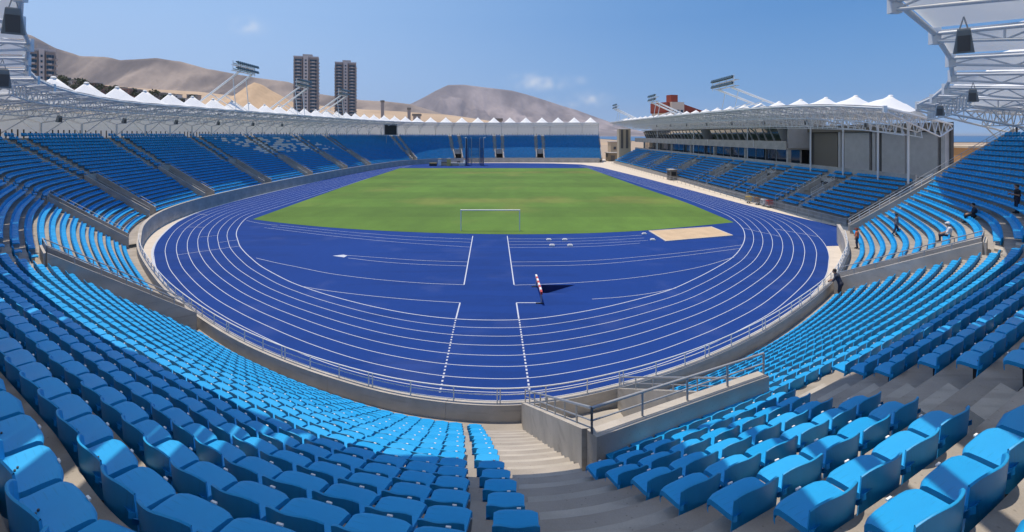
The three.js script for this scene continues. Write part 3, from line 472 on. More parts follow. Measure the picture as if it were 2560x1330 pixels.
// ------------------------------------------------------------------ tensile canopies on lattice trusses
const nearestY = (x, d) => { let best = 1e9, y = 0; for (let i = 0; i <= NU; i += 3) for (let k = 12; k < ROWS; k++) { const p = P(i, k), q = (p[0] - x) ** 2 + (p[1] - d) ** 2; if (q < best) { best = q; y = YF(k); } } return y; };
function canopy(name, label, stations, { bay = 7, gap = () => 0.1, rear = 0, column, lattice, peak = 2.5 }) {
  const root = thing(name, label, 'canopy');
  const ic = new THREE.CatmullRomCurve3(stations.map((s) => V(s[0], s[2], s[1])), false, 'centripetal'), oc = new THREE.CatmullRomCurve3(stations.map((s) => V(s[3], s[5], s[4])), false, 'centripetal');
  const N = 600, cum = [0]; let pm = ic.getPoint(0).lerp(oc.getPoint(0), 0.4);
  for (let i = 1; i <= N; i++) { const m = ic.getPoint(i / N).lerp(oc.getPoint(i / N), 0.4); cum.push(cum[i - 1] + m.distanceTo(pm)); pm = m; }
  const nb = Math.round(cum[N] / bay), tAt = (b) => { const s = cum[N] * b / nb; let i = 0; while (i < N - 1 && cum[i + 1] < s) i++; return clamp((i + (s - cum[i]) / (cum[i + 1] - cum[i])) / N, 0, 1); };
  const I = [], O = []; for (let b = 0; b <= nb; b++) { const t = tAt(b); I.push(ic.getPoint(t)); O.push(oc.getPoint(t)); }
  const heads = [];
  for (let b = 0; b < nb; b++) {
    const wI = I[b].distanceTo(I[b + 1]), g = gap(I[b], b), g1 = gap(I[b + 1], b + 1), rows = [], NV = 12, NQ = 12;
    const c = I[b].clone().lerp(I[b + 1], 0.5).lerp(O[b].clone().lerp(O[b + 1], 0.5), 4 / 12);
    const rad = Math.min(3.7, 0.5 * Math.max(wI, I[b].clone().lerp(O[b], 0.3).distanceTo(I[b + 1].clone().lerp(O[b + 1], 0.3))));
    for (let j = 0; j <= NV; j++) {
      const v = j / NV, r = [], A = I[b].clone().lerp(O[b], v), B = I[b + 1].clone().lerp(O[b + 1], v), w = A.distanceTo(B), e = Math.min(0.3, g / w), e1 = Math.min(0.3, g1 / w);
      for (let q = 0; q <= NQ; q++) {
        const u = lerp(e, 1 - e1, q / NQ), p = A.clone().lerp(B, u), R = Math.hypot(p.x - c.x, p.z - c.z) / rad;
        p.y += 0.08 + peak * Math.pow(Math.max(0, 1 - R), 1.3) + 0.25 * Math.sin(Math.PI * u) * (0.4 + 0.6 * v) * Math.sin(Math.PI * Math.min(1, v + 0.12));
        r.push(p);
      }
      rows.push(r);
    }
    add('membrane_panel', sheet(rows), M.fabric, root);
    add('peak_cap', new THREE.CylinderGeometry(0.16, 0.3, 0.16, 10).translate(c.x, c.y + 0.16 + peak, c.z), M.white, root);
    const pl = [];
    const shut = Math.hypot(I[b].x, I[b].z) < 48;
    for (const v of shut ? [0.0, 0.5, 0.96] : [0.0, 0.16, 0.45, 0.72, 0.96]) pl.push(rod(I[b].clone().lerp(O[b], v).setY(lerp(I[b].y, O[b].y, v) - 0.1), I[b + 1].clone().lerp(O[b + 1], v).setY(lerp(I[b + 1].y, O[b + 1].y, v) - 0.1), v === 0 ? 0.1 : 0.06, 5));
    const z = 6; for (let q = 0; q < z; q++) for (const [va, vb] of shut ? [] : [[0, 0.16], [0.45, 0.72]]) { const at = (u, v, dy) => I[b].clone().lerp(O[b], v).lerp(I[b + 1].clone().lerp(O[b + 1], v), u).add(new THREE.Vector3(0, dy, 0)); pl.push(rod(at(q / z, q % 2 ? va : vb, -0.12), at((q + 1) / z, q % 2 ? vb : va, -0.12), 0.035, 4)); }
    for (const [v, dp] of lattice || (shut ? [] : [[0.1, 1.1], [0.55, 1.3]])) { const at = (u, dy) => I[b].clone().lerp(O[b], v).lerp(I[b + 1].clone().lerp(O[b + 1], v), u).add(new THREE.Vector3(0, dy - 0.1, 0)); pl.push(rod(at(0, 0), at(1, 0), 0.06, 5), rod(at(0, -dp), at(1, -dp), 0.06, 5)); for (let q = 0; q < 5; q++) pl.push(rod(at(q / 5, -dp), at((q + 0.5) / 5, 0), 0.04, 4), rod(at((q + 0.5) / 5, 0), at((q + 1) / 5, -dp), 0.04, 4)); }
    add('purlin_frame', mg(pl), M.steel, root).userData.kind = 'stuff';
    if (rear) { const A = O[b], B = O[b + 1]; add('rear_panel', quads([[new THREE.Vector3(A.x, rear, A.z), new THREE.Vector3(B.x, rear, B.z), new THREE.Vector3(B.x, B.y, B.z), new THREE.Vector3(A.x, A.y, A.z)]]), M.fabric, root); }
  }
  for (let b = 0; b <= nb; b++) {
    const A = O[b].clone(), B = I[b].clone(); A.y -= 0.1; B.y -= 0.1;
    const close = Math.hypot(B.x, B.z) < 50, dep = close ? 1.15 : 1.75, kx = close ? 0.68 : 1, span = A.distanceTo(B), n = Math.max(5, Math.round(span / 2)), top = (t) => A.clone().lerp(B, t), bot = (t) => { const p = A.clone().lerp(B, t); p.y -= t < 0.22 ? lerp(0.5, dep, t / 0.22) : lerp(dep, 0.28, (t - 0.22) / 0.78); return p; };
    const near = Math.hypot(B.x, B.z) < 62 && Math.abs(B.x) / -B.z < 1.25 && B.z < -12, chordT = [rod(A, B, 0.105 * kx, 7)], chordB = [rod(bot(0), bot(0.22), 0.09 * kx, 7), rod(bot(0.22), bot(1), 0.09 * kx, 7)], webs = [];
    for (let q = 0; q < n; q++) { webs.push(rod(bot(q / n), top((q + 0.5) / n), 0.055 * kx, 5), rod(top((q + 0.5) / n), bot((q + 1) / n), 0.055 * kx, 5)); if (q % 2) webs.push(rod(bot(q / n), top(q / n), 0.04, 5)); }
    if (near) { const t = new THREE.Group(); t.name = 'roof_truss'; root.add(t); add('top_chord', chordT[0], M.steel, t); add('bottom_chord', mg(chordB), M.steel, t); for (const w of webs) add('brace', w, M.steel, t); add('end_plate', bar(B.clone().add(new THREE.Vector3(0, 0.25, 0)), B.clone().add(new THREE.Vector3(0, -0.4, 0)), 0.34, 0.2), M.white, t); }
    else add('roof_truss', mg([...chordT, ...chordB, ...webs]), M.steel, root);
    if (column) { const h = bot(0.22), y = column(h, b); if (y !== null) { const f = [rod(h.clone().setY(y), h, 0.13, 8)]; const t1 = bot(0.42), m = h.clone().setY(h.y - 1.7); f.push(rod(m, t1, 0.06, 5), rod(m, bot(0.04), 0.06, 5)); add('column', mg(f), M.steel, root); } }
    heads.push({ bot, top, I: B, O: A });
  }
  return { root, heads };
}
const ringSt = [[38.2, 49.2, 13.75, 48.5, 48, 12.9], [34.8, 44.8, 13.65, 47, 43, 12.8], [29, 35.3, 13.9, 43, 32, 13.2], [24.5, 29, 14.3, 36, 22, 13.6], [19.9, 23.6, 14.6, 30, 13, 14], [13.6, 17.5, 15.1, 21, 3, 14.2], [7, 12.7, 15.6, 9, -5, 14.2], [-1, 9.5, 16.1, -1, -7, 14.2], [-9.5, 11.8, 16.1, -8, -4.5, 14.2], [-17.5, 18.4, 15.85, -18, 4, 14.2], [-24.7, 26.6, 15.75, -27.5, 14, 14.2], [-33.2, 35.7, 15.46, -42, 25, 14.2], [-39, 44.2, 15.2, -54, 36.5, 14.2], [-45.9, 60.7, 15.07, -62, 57, 14.2], [-51, 84, 15.5, -64.5, 83.5, 14.3], [-52, 115, 15.8, -66, 116, 14.5], [-50.2, 155, 16, -63, 159, 14.8], [-45, 187, 16.1, -56, 199, 15], [-32, 213.5, 16.2, -36.5, 226, 15.1], [0, 220.5, 16.3, 0, 231.5, 15.1], [20, 219.8, 16.3, 21, 231, 15.1], [36.4, 217.5, 16.3, 38, 229, 15.1]];
const ring = canopy('ring_canopy', 'white peaked fabric canopy on steel lattice trusses over the curved terrace', ringSt, { bay: 6.95, gap: (p) => (p.x > 0 && p.x < 3.2 && p.z > -30 ? 0.9 : Math.hypot(p.x, p.z) < 45 ? 0.25 : 0.12), rear: YF(23) - 0.02, column: (h) => (Math.abs(h.x) / Math.max(0.1, -h.z) > 1.2 || h.z > -3 ? null : nearestY(h.x, -h.z)) });
const mainSt = [[36, 50.2, 13.7, 52.5, 62, 12.4], [36.3, 60, 14.5, 55, 68, 13], [36.5, 73, 15, 57, 79, 13.4], [37.2, 100, 15.4, 58.5, 104, 14], [38, 146, 15.8, 58.5, 150, 14.5], [38.4, 204, 16.1, 57, 207, 14.9]];
const mainRoof = canopy('stand_canopy', 'white peaked fabric canopy on lattice trusses over the main grandstand', mainSt, { bay: 6.8, gap: () => 0.1, column: () => null, lattice: [[0.06, 1.5], [0.24, 2.3], [0.5, 2.2]], peak: 1.65 });

// hanging loudspeakers under the canopy
function speaker(x, y, d, s, turn, label, group) {
  const g = thing('hanging_loudspeaker', label, 'loudspeaker', [x, y - 0.5 * s, d], turn, group);
  const sh = new THREE.Shape([[-0.34, 0], [0.34, 0], [0.2, 1.0], [-0.2, 1.0]].map((a) => new THREE.Vector2(a[0] * s, a[1] * s)));
  add('cabinet', new THREE.ExtrudeGeometry(sh, { depth: 0.5 * s, bevelEnabled: true, bevelSize: 0.02, bevelThickness: 0.02, bevelSegments: 1 }).translate(0, 0, -0.25 * s).rotateX(0.25), M.speaker, g);
  add('grille', new THREE.BoxGeometry(0.44 * s, 0.7 * s, 0.03).translate(0, 0.42 * s, 0.29 * s).rotateX(0.25), M.darkPanel, g);
  add('yoke', mg([rod(V(-0.18 * s, 0.9 * s, 0), V(0, 1.6 * s, 0), 0.02), rod(V(0.18 * s, 0.9 * s, 0), V(0, 1.6 * s, 0), 0.02)]), M.galv, g);
}
M.speaker = std([0.22, 0.24, 0.245], 0.7);
const H = ring.heads, byPlan = (x, d) => H.reduce((a, h) => (Math.hypot(h.I.x - x, -h.I.z - d) < Math.hypot(a.I.x - x, -a.I.z - d) ? h : a));
speaker(-17.25, 14.95, 18, 0.85, 0.7, 'large grey loudspeaker hanging under the canopy edge beside the hill view');
speaker(-29.4, 14.3, 30, 1.0, 0.9, 'grey loudspeaker half hidden under the lower canopy trusses');
speaker(13.9, 13.9, 16, 0.68, -0.7, 'large grey loudspeaker hanging under the canopy above the bowl end');
speaker(26.6, 13.3, 30, 0.68, -0.8, 'grey loudspeaker hanging by the bend of the canopy');
speaker(31.3, 12.8, 38, 0.68, -0.8, 'small grey loudspeaker at the end truss facing the main stand');
for (const [x, d] of [[-43, 52], [-47, 62], [-49, 73], [-51, 86], [-52, 100], [-52, 116], [-51.5, 131]]) { const p = byPlan(x, d).bot(0.6); speaker(p.x, p.y - 0.7, -p.z, 0.7, 1.3, 'small grey loudspeaker under the canopy of the long side stand', 'loudspeakers under the side stand canopy'); }
mainRoof.heads.forEach((h, i) => { if (i % 2 && i < 16) { const p = h.bot(0.72); speaker(p.x, p.y - 0.8, -p.z, 0.6, -1.4, 'small dark loudspeaker under the main grandstand canopy', 'loudspeakers under the main stand canopy'); } });

// floodlight gantries standing on the roofs
function gantry(x, d, y, roofY, out, w, label, s = 1) {
  const g = thing('floodlight_gantry', label, 'floodlights', [x, roofY, d]), h = y - roofY;
  for (const e of [-1, 1]) {
    const foot = V(out * 10 * s, -0.4, e * w * 0.3), head = V(0, h - 0.4, e * w * 0.3);
    add('arm', rod(foot, head, 0.2, 8), M.white, g);
    add('prop', rod(V(out * 0.6, -0.2, e * w * 0.3), head.clone().lerp(foot, 0.12), 0.08, 6), M.white, g);
    add('prop', rod(V(out * 0.6, -0.2, e * w * 0.3), head.clone().lerp(foot, 0.55), 0.08, 6), M.white, g);
  }
  for (const r of [0, 1]) {
    add('beam', bar(V(-0.3, h + r * 1.05, -w / 2), V(-0.3, h + r * 1.05, w / 2), 0.16), M.white, g);
    add('catwalk', bar(V(out * 0.35, h + r * 1.05 - 0.3, -w / 2), V(out * 0.35, h + r * 1.05 - 0.3, w / 2), 0.7, 0.06), M.galv, g);
    const n = Math.round(w / 0.72);
    for (let k = 0; k < n; k++) { const z = lerp(-w / 2 + 0.35, w / 2 - 0.35, k / (n - 1)); add('lamp', mg([new THREE.CylinderGeometry(0.32, 0.22, 0.3, 9).rotateZ(out < 0 ? -1.15 : 1.15).translate(-out * 0.55, h + r * 1.05 + 0.16, z), box(0.3, 0.24, 0.3, -out * 0.28, h + r * 1.05 + 0.3, z)]), M.floodLamp, g); }
  }
  for (const e of [-1, -0.33, 0.33, 1]) add('upright', bar(V(-0.3, h - 0.5, e * w / 2), V(-0.3, h + 1.6, e * w / 2), 0.09), M.white, g);
}

gantry(-52.5, 102.5, 23.6, 16, -1, 8.2, 'floodlight gantry on the side canopy standing against the sand dune');
gantry(-52.5, 131, 23.4, 16.1, -1, 7.5, 'floodlight gantry in front of the taller tower block');
gantry(-50.5, 156, 23.2, 16.2, -1, 7.5, 'floodlight gantry in front of the shorter tower block');
gantry(38.6, 94.5, 19.9, 15.6, 1, 9.5, 'large floodlight gantry on the main stand canopy seen against clear sky', 1.1);
gantry(38.6, 142, 20.5, 16, 1, 7, 'floodlight gantry on the main stand canopy beside the red roofed building');
gantry(38.6, 193, 21, 16.2, 1, 6.5, 'smallest floodlight gantry at the far end of the main stand canopy');

// ------------------------------------------------------------------ main grandstand on the right
{
  const g = thing('main_grandstand', 'concrete main grandstand with press boxes and glazed concourse', 'grandstand');
  const D0 = 62.5, D1 = 205, X0 = 40.2, TR = 0.84, RI = 0.47, NR = 10, yk = (k) => 0.9 + RI * k;
  const voms = [76, 92.5, 111, 132, 155, 178], seatsM = [];
  const cutV = (d, k) => k >= 3 && k <= 6 && voms.some((v) => Math.abs(d - v) < 1.7);
  for (let k = 0; k < NR; k++) {
    const y = yk(k), x0 = X0 + TR * k; let list = []; const flush = () => { if (list.length) add('terrace_step', quads(list), M.concrete, g); list = []; };
    for (let d = D0; d < D1; d += 1) { const a = d, b = d + 1; if (cutV(d + 0.5, k)) { flush(); continue; } list.push([V(x0, y, a), V(x0, y, b), V(x0 + TR, y, b), V(x0 + TR, y, a)], [V(x0, k ? y - RI : 0, a), V(x0, k ? y - RI : 0, b), V(x0, y, b), V(x0, y, a)]); }
    flush();
    for (let d = D0 + 0.6; d < D1 - 0.4; d += 0.56) {
      if (voms.some((v) => Math.abs(d - v) < (k >= 3 && k <= 7 ? 2.2 : k < 3 ? 0 : 0)) || voms.some((v) => Math.abs(d - v - 2.75) < 0.62) || voms.some((v) => Math.abs(d - v + 2.75) < 0.62)) continue;
      seatsM.push({ x: x0 + 0.62, y, d, yaw: Math.PI / 2, sx: 1.22, sy: 1.05, sz: 1.1 });
    }
  }
  seatField('main_stand_seats', 'blue seats filling the sloping rows of the main grandstand', seatsM, seatBlue);
  for (const v of voms) {
    const xb = X0 + TR * 7, xf = X0 + TR * 3, yb = yk(7) + 0.5, yf = yk(3) + 0.5;
    for (const e of [-1, 1]) {
      add('entrance_wall', slab([[xf, v + e * 1.7 - 0.12, yf], [xb, v + e * 1.7 - 0.12, yb], [xb, v + e * 1.7 + 0.12, yb], [xf, v + e * 1.7 + 0.12, yf]], 0.5, (o) => o[2]), M.wall, g);
      railOn(V(xf, yf, v + e * 1.7), V(xb, yb, v + e * 1.7), 0.5, 4, g, M.steel);
      const st = []; for (let k = 1; k < NR; k++) st.push(slab([[X0 + TR * k - 0.42, v + e * 2.75 - 0.55], [X0 + TR * k - 0.002, v + e * 2.75 - 0.55], [X0 + TR * k - 0.002, v + e * 2.75 + 0.55], [X0 + TR * k - 0.42, v + e * 2.75 + 0.55]], yk(k - 1) - 0.01, yk(k - 1) + RI / 2));
      add('aisle_steps', mg(st), M.step, g);
      railOn(V(X0, yk(0), v + e * 3.4), V(X0 + TR * 4, yk(4), v + e * 3.4), 0.9, 4, g, M.steel);
    }
    add('entrance_floor', floorShape([[xf, v - 1.7], [xb + 3, v - 1.7], [xb + 3, v + 1.7], [xf, v + 1.7]], yk(2)), M.step, g);
    add('entrance_lintel', slab([[xb, v - 1.7], [xb + 0.22, v - 1.7], [xb + 0.22, v + 1.7], [xb, v + 1.7]], yk(2) + 1.9, yb), M.wall, g);
    add('entrance_jamb', slab([[xb, v + 0.7], [xb + 0.2, v + 0.7], [xb + 0.2, v + 1.7], [xb, v + 1.7]], yk(2), yk(2) + 1.9), M.wall, g);
    add('entrance_jamb', slab([[xb, v - 1.7], [xb + 0.2, v - 1.7], [xb + 0.2, v - 0.7], [xb, v - 0.7]], yk(2), yk(2) + 1.9), M.wall, g);
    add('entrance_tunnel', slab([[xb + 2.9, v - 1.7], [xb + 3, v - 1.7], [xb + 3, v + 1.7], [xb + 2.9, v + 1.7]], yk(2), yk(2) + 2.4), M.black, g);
  }
  const xc = X0 + TR * NR, yc = yk(NR - 1) + 0.35, DB = 92;
  add('concourse_floor', slab([[xc, D0], [xc + 8, D0], [xc + 8, D1], [xc, D1]], 0, yc), M.concrete, g);
  add('concourse_parapet', slab([[xc - 0.1, D0], [xc + 0.1, D0], [xc + 0.1, D1], [xc - 0.1, D1]], yc - 0.4, yc + 0.75), M.wall, g);
  const gx = xc + 2.6;
  // glazed lower storey
  add('rear_wall', slab([[gx + 4, DB], [gx + 4.3, DB], [gx + 4.3, D1], [gx + 4, D1]], yc, 14.2), M.greyPanel, g);
  for (let d = DB + 0.4, n = 0; d < D1 - 4; d += 4.2, n++) {
    add('glass_pane', slab([[gx + 0.05, d + 0.12], [gx + 0.12, d + 0.12], [gx + 0.12, d + 4.05], [gx + 0.05, d + 4.05]], yc + 0.1, 8.3), M.glass, g);
    add('mullion', slab([[gx, d - 0.1], [gx + 0.2, d - 0.1], [gx + 0.2, d + 0.1], [gx, d + 0.1]], yc, 8.4), n % 3 ? M.greyPanel : M.wall, g);
    if (n % 4 === 0) add('pillar', slab([[gx - 2.3, d - 0.3], [gx - 1.75, d - 0.3], [gx - 1.75, d + 0.3], [gx - 2.3, d + 0.3]], yc, 8.5), M.wall, g);
  }
  // balcony band
  add('balcony', slab([[gx - 2.6, DB], [gx + 4, DB], [gx + 4, D1], [gx - 2.6, D1]], 8.45, 8.75), M.wall, g);
  for (let d = DB; d < D1 - 1; d += 12.1) add('balcony_panel', slab([[gx - 2.75, d], [gx - 2.6, d], [gx - 2.6, Math.min(D1, d + 12.05)], [gx - 2.75, Math.min(D1, d + 12.05)]], 8.4, 9.95), M.wall, g);
  for (let d = DB + 12; d < D1; d += 24.2) add('flag_pole_bracket', bar(V(gx - 2.9, 8.7, d), V(gx - 2.9, 10.1, d), 0.09), M.white, g);
  // press boxes with tilted glass
  for (let d = DB + 4.4, n = 0; d < D1 - 12; d += 3.0, n++) {
    if (d > 128 && d < 133) { if (n % 2) add('doorway', slab([[gx - 1.2, d], [gx - 1, d], [gx - 1, d + 2.2], [gx - 1.2, d + 2.2]], 9, 12.4), M.black, g); continue; }
    const a = d + 0.1, b = d + 2.85;
    add('box_window', quads([[V(gx - 0.9, 9.9, a), V(gx - 0.9, 9.9, b), V(gx - 2.0, 12.3, b), V(gx - 2.0, 12.3, a)]]), n < 18 ? M.greenGlass : M.glass, g);
    add('box_divider', quads([[V(gx - 0.85, 9.0, d - 0.05), V(gx + 3.8, 9.0, d - 0.05), V(gx + 3.8, 12.6, d - 0.05), V(gx - 2.2, 12.6, d - 0.05)], [V(gx - 0.85, 9.0, d + 0.05), V(gx + 3.8, 9.0, d + 0.05), V(gx + 3.8, 12.6, d + 0.05), V(gx - 2.2, 12.6, d + 0.05)], [V(gx - 0.85, 9.0, d - 0.05), V(gx - 0.85, 9.0, d + 0.05), V(gx - 2.2, 12.6, d + 0.05), V(gx - 2.2, 12.6, d - 0.05)]]), M.greyPanel, g);
  }
  add('box_sill', slab([[gx - 1.0, DB], [gx - 0.8, DB], [gx - 0.8, D1 - 10], [gx - 1.0, D1 - 10]], 8.75, 9.9), M.greyPanel, g);
  add('box_roof', slab([[gx - 2.2, DB], [gx + 4.2, DB], [gx + 4.2, D1 - 8], [gx - 2.2, D1 - 8]], 12.55, 12.8), M.greyPanel, g);
  add('box_end_wall', slab([[gx - 2.4, DB - 0.1], [gx + 4.2, DB - 0.1], [gx + 4.2, DB + 3.6], [gx - 0.6, DB + 3.6]], 8.75, 12.55), M.greyPanel, g);
  add('box_end_wall', slab([[gx + 2, DB - 0.3], [gx + 4.2, DB - 0.3], [gx + 4.2, DB + 0.3], [gx + 2, DB + 0.3]], yc, 8.5), M.wall, g);
  // unglazed bays at the near end: grey panels between dark piers
  const bx = gx + 1.2;
  add('bay_wall', slab([[bx + 0.4, D0], [bx + 0.7, D0], [bx + 0.7, DB + 0.4], [bx + 0.4, DB + 0.4]], yc, 12.6), M.darkPanel, g);
  [[64.2, 69], [70.1, 73.9], [76.5, 82.2], [84, 90.4]].forEach(([a, b], n) => add('bay_panel', slab([[bx + 0.15, a], [bx + 0.4, a], [bx + 0.4, b], [bx + 0.15, b]], yc + 0.1, 11.4), n === 3 ? M.darkPanel2 : M.greyPanel, g));
  add('bay_beam', slab([[bx - 0.2, D0], [bx + 0.4, D0], [bx + 0.4, DB], [bx - 0.2, DB]], 11.5, 12.5), M.darkPanel2, g);
  for (const d of [63.1, 69.55, 75.2, 83.1]) add('bay_pier', slab([[bx - 0.1, d - 0.3], [bx + 0.45, d - 0.3], [bx + 0.45, d + 0.3], [bx - 0.1, d + 0.3]], yc, 12.5), M.greyPanel, g);
  for (const [x, d] of [[xc - 0.6, 63], [xc - 0.6, 68.2], [xc - 0.6, 75.4], [xc - 0.6, 83.6], [xc + 0.3, 108], [xc + 0.3, 140], [xc + 0.3, 175]]) add('roof_column', rod(V(x, yc - 0.5, d), V(x, 14 + (d - 59) * 0.005, d), d < 90 ? 0.13 : 0.12, 10), M.steel, g);
  // end wall stair tower at the far end
  add('tower_wall', slab([[42.4, D1 + 1], [47, D1 + 1], [47, D1 + 5], [42.4, D1 + 5]], 0, 13.5), std([0.5, 0.42, 0.3], 0.85), g);
  for (const x of [43.1, 45.1]) add('tower_louvre', slab([[x, D1 + 0.7], [x + 0.9, D1 + 0.7], [x + 0.9, D1 + 1], [x, D1 + 1]], 5.8, 13.2), M.darkPanel, g);
  // promenade rail in front
  const f = thing('promenade_rail', 'low metal rail along the pale strip before the main stand', 'railing');
  const line = []; for (let d = 61; d <= 196; d += 2.7) { const x = d < 90 ? lerp(39.7, 38.6, (d - 61) / 29) : lerp(38.6, 37.6, (d - 90) / 106); line.push([x, d]); add('rail_post', rod(V(x, 0, d), V(x, 1.05, d), 0.04, 5), M.galv, f); }
  for (const h of [0.55, 1.05]) add('hand_rail', pipe(line.map((p) => V(p[0], h, p[1])), 0.026, 5, line.length), M.galv, f);
}


// ------------------------------------------------------------------ hills
function hill(name, label, D, crest, { front, back, cell, rough, colours, gully = 1, sharp = 1 }) {
  const xs0 = crest[0][0], xs1 = crest[crest.length - 1][0];
  const cy = (x) => { if (x <= xs0) return crest[0][1]; for (let i = 0; i + 1 < crest.length; i++) if (x <= crest[i + 1][0]) { const [a, ya] = crest[i], [b, yb] = crest[i + 1]; return lerp(ya, yb, (x - a) / (b - a)); } return crest[crest.length - 1][1]; };
  const nx = Math.round((xs1 - xs0) / cell), nd = Math.round((front + back) / cell), rows = [], cols = [];
  for (let j = 0; j <= nd; j++) {
    const d = D - front + (front + back) * j / nd, r = [];
    for (let i = 0; i <= nx; i++) {
      const x = lerp(xs0, xs1, i / nx), c = Math.max(0, cy(x));
      const t = d < D ? (d - D + front) / front : 1 - (d - D) / back;
      const ridge = 0.6 * Math.abs(fbm(x / (front * 0.16) + 7, d / (front * 0.5), 5, 0, 60) - 0.5) * 2 + 0.4 * Math.abs(fbm(x / (front * 0.06) + d / (front * 0.4), d / (front * 0.22), 4, 0, 64) - 0.5) * 2.2, n = fbm(x / (front * 0.3), d / (front * 0.3), 5, 0, 80) - 0.5;
      const edge = smooth(0, 0.12, t) , mid = 4 * t * (1 - t);
      r.push(V(x, Math.max(-2, c * Math.pow(t, sharp) * (1 - 0.3 * gully * mid * (1 - ridge)) + c * rough * n * (0.25 + mid) * edge), d));
      const tone = fbm(x / (front * 0.12), d / (front * 0.2), 4, 0, 91), k = clamp(smooth(0.32, 0.68, tone) * 0.8 + (ridge - 0.4) * 0.3, 0, 1), sp = 0.93 + 0.14 * hash2(i, j, 12);
      cols.push(...[0, 1, 2].map((q) => lerp(colours[0][q], colours[1][q], k) * sp));
    }
    rows.push(r);
  }
  const g = sheet(rows); g.setAttribute('color', new THREE.Float32BufferAttribute(cols, 3));
  return struct(name, g, new THREE.MeshStandardMaterial({ vertexColors: true, roughness: 1 }), label);
}
hill('hill_range', 'long dry brown hill range behind the side stand', 3200, [[-4100, 560], [-3643, 640], [-3151, 680], [-2954, 634], [-2806, 553], [-2658, 503], [-2511, 496], [-2412, 474], [-2191, 489], [-2043, 464], [-1871, 415], [-1748, 395], [-1575, 361], [-1378, 336], [-1182, 262], [-935, 233], [-788, 223], [-615, 198], [-320, 105], [49, 0]], { front: 1500, back: 1500, cell: 15, rough: 0.34, gully: 1.9, colours: [[0.16, 0.135, 0.122], [0.41, 0.33, 0.265]] });
hill('mountain', 'hazy mauve mountain rising behind the far stand', 7000, [[-2700, 0], [-2315, 54], [-1885, 323], [-1508, 388], [-1346, 442], [-1185, 523], [-1023, 614], [-862, 689], [-646, 695], [-431, 668], [0, 614], [323, 528], [646, 420], [862, 356], [1077, 275], [1292, 199], [1615, 97], [2000, 0]], { front: 2600, back: 2500, cell: 26, rough: 0.16, gully: 2.4, colours: [[0.2, 0.172, 0.17], [0.42, 0.355, 0.335]] });
hill('sand_slope', 'pale golden sand slope below the brown hills', 1500, [[-1823, 286], [-1477, 228], [-1362, 205], [-1304, 175], [-1223, 163], [-1131, 152], [-1015, 143], [-900, 136], [-831, 128], [-738, 116], [-600, 100], [-438, 86], [-323, 80], [-185, 70], [-35, 48], [138, 0]], { front: 900, back: 700, cell: 13, rough: 0.14, gully: 0.5, colours: [[0.45, 0.33, 0.215], [0.55, 0.415, 0.275]] });
hill('sand_dune', 'smooth golden sand dune with a pointed crest', 1150, [[-700, 0], [-655, 66], [-637, 77], [-610, 99], [-588, 119], [-570, 128], [-553, 123], [-531, 109], [-504, 95], [-469, 75], [-430, 30], [-400, 0]], { front: 300, back: 260, cell: 5, rough: 0.05, gully: 0.25, colours: [[0.54, 0.385, 0.235], [0.60, 0.43, 0.27]] });

// ------------------------------------------------------------------ buildings outside
function towerBlock(x, d, w, h, floors, turn, label) {
  const g = thing('tower_block', label, 'tower block', [x, 0, d], turn), half = w / 2;
  const body = std([0.42, 0.39, 0.37], 0.85), bay = std([0.32, 0.265, 0.235], 0.85), pale = std([0.58, 0.53, 0.5], 0.8);
  add('wall', box(w, h, w * 0.8, 0, h / 2, 0), body, g);
  const fh = h / floors;
  for (const s of [-1, 1]) add('wing', box(w * 0.32, h * 0.99, w * 0.18, s * w * 0.3, h * 0.495, w * 0.44), bay, g);
  add('stair_core', box(w * 0.2, h * 1.01, w * 0.16, 0, h * 0.505, w * 0.45), pale, g);
  add('roof_tank', box(w * 0.4, 3.2, w * 0.4, w * 0.05, h + 1.6, 0), body, g);
  add('roof_parapet', box(w * 1.02, 1, w * 0.82, 0, h + 0.5, 0), pale, g);
  const wg = box(w * 0.085, fh * 0.55, 0.3), ws = box(0.3, fh * 0.55, w * 0.1), bal = box(w * 0.13, fh * 0.28, 0.8), front = [], fb = [];
  for (let f = 1; f < floors; f++) {
    const y = f * fh;
    for (const c of [-0.395, -0.3, -0.21, 0.21, 0.3, 0.395]) { front.push(wg.clone().translate(c * w, y, w * 0.53 + 0.06)); }
    for (const c of [-0.3, 0.3]) fb.push(bal.clone().translate(c * w, y - fh * 0.4, w * 0.53 + 0.4));
    for (const c of [-0.28, -0.1, 0.1, 0.28]) for (const s of [-1, 1]) front.push(ws.clone().translate(s * (half + 0.06), y, c * w));
    for (const s of [-1, 1]) fb.push(box(0.9, fh * 0.28, w * 0.3).translate(s * (half + 0.4), y - fh * 0.4, w * 0.19 * s));
    front.push(box(w * 0.07, fh * 0.4, 0.3).translate(0, y, w * 0.53 + 0.12));
  }
  add('windows', mg(front), M.glass, g).userData.kind = 'stuff';
  add('balconies', mg(fb), pale, g).userData.kind = 'stuff';
}
towerBlock(-177, 448, 19.5, 77, 27, 0.32, 'taller brown and grey tower block with balconies behind the side stand');
towerBlock(-154.5, 483, 18.5, 77, 27, 0.3, 'shorter brown tower block standing right of the taller one');
towerBlock(-214.5, 237, 9.5, 49, 20, 0.75, 'grey tower block half hidden by the canopy edge');
for (const [x, d, w, h, label] of [[-249, 1000, 5, 74, 'slim grey distant mast block against the plain'], [-198, 1000, 5, 60, 'low slim distant mast block near the mountain foot'], [-183, 1000, 12, 48, 'squat distant block beside the low mast block'], [-23, 900, 11, 36, 'small distant block just above the far canopy']]) {
  const g = thing('distant_block', label, 'building', [x, 0, d]);
  add('wall', box(w, h, w, 0, h / 2, 0), std([0.32, 0.29, 0.28], 0.9), g); add('roof', box(w * 1.3, 4, w * 1.3, 0, h + 2, 0), M.darkPanel2, g);
}
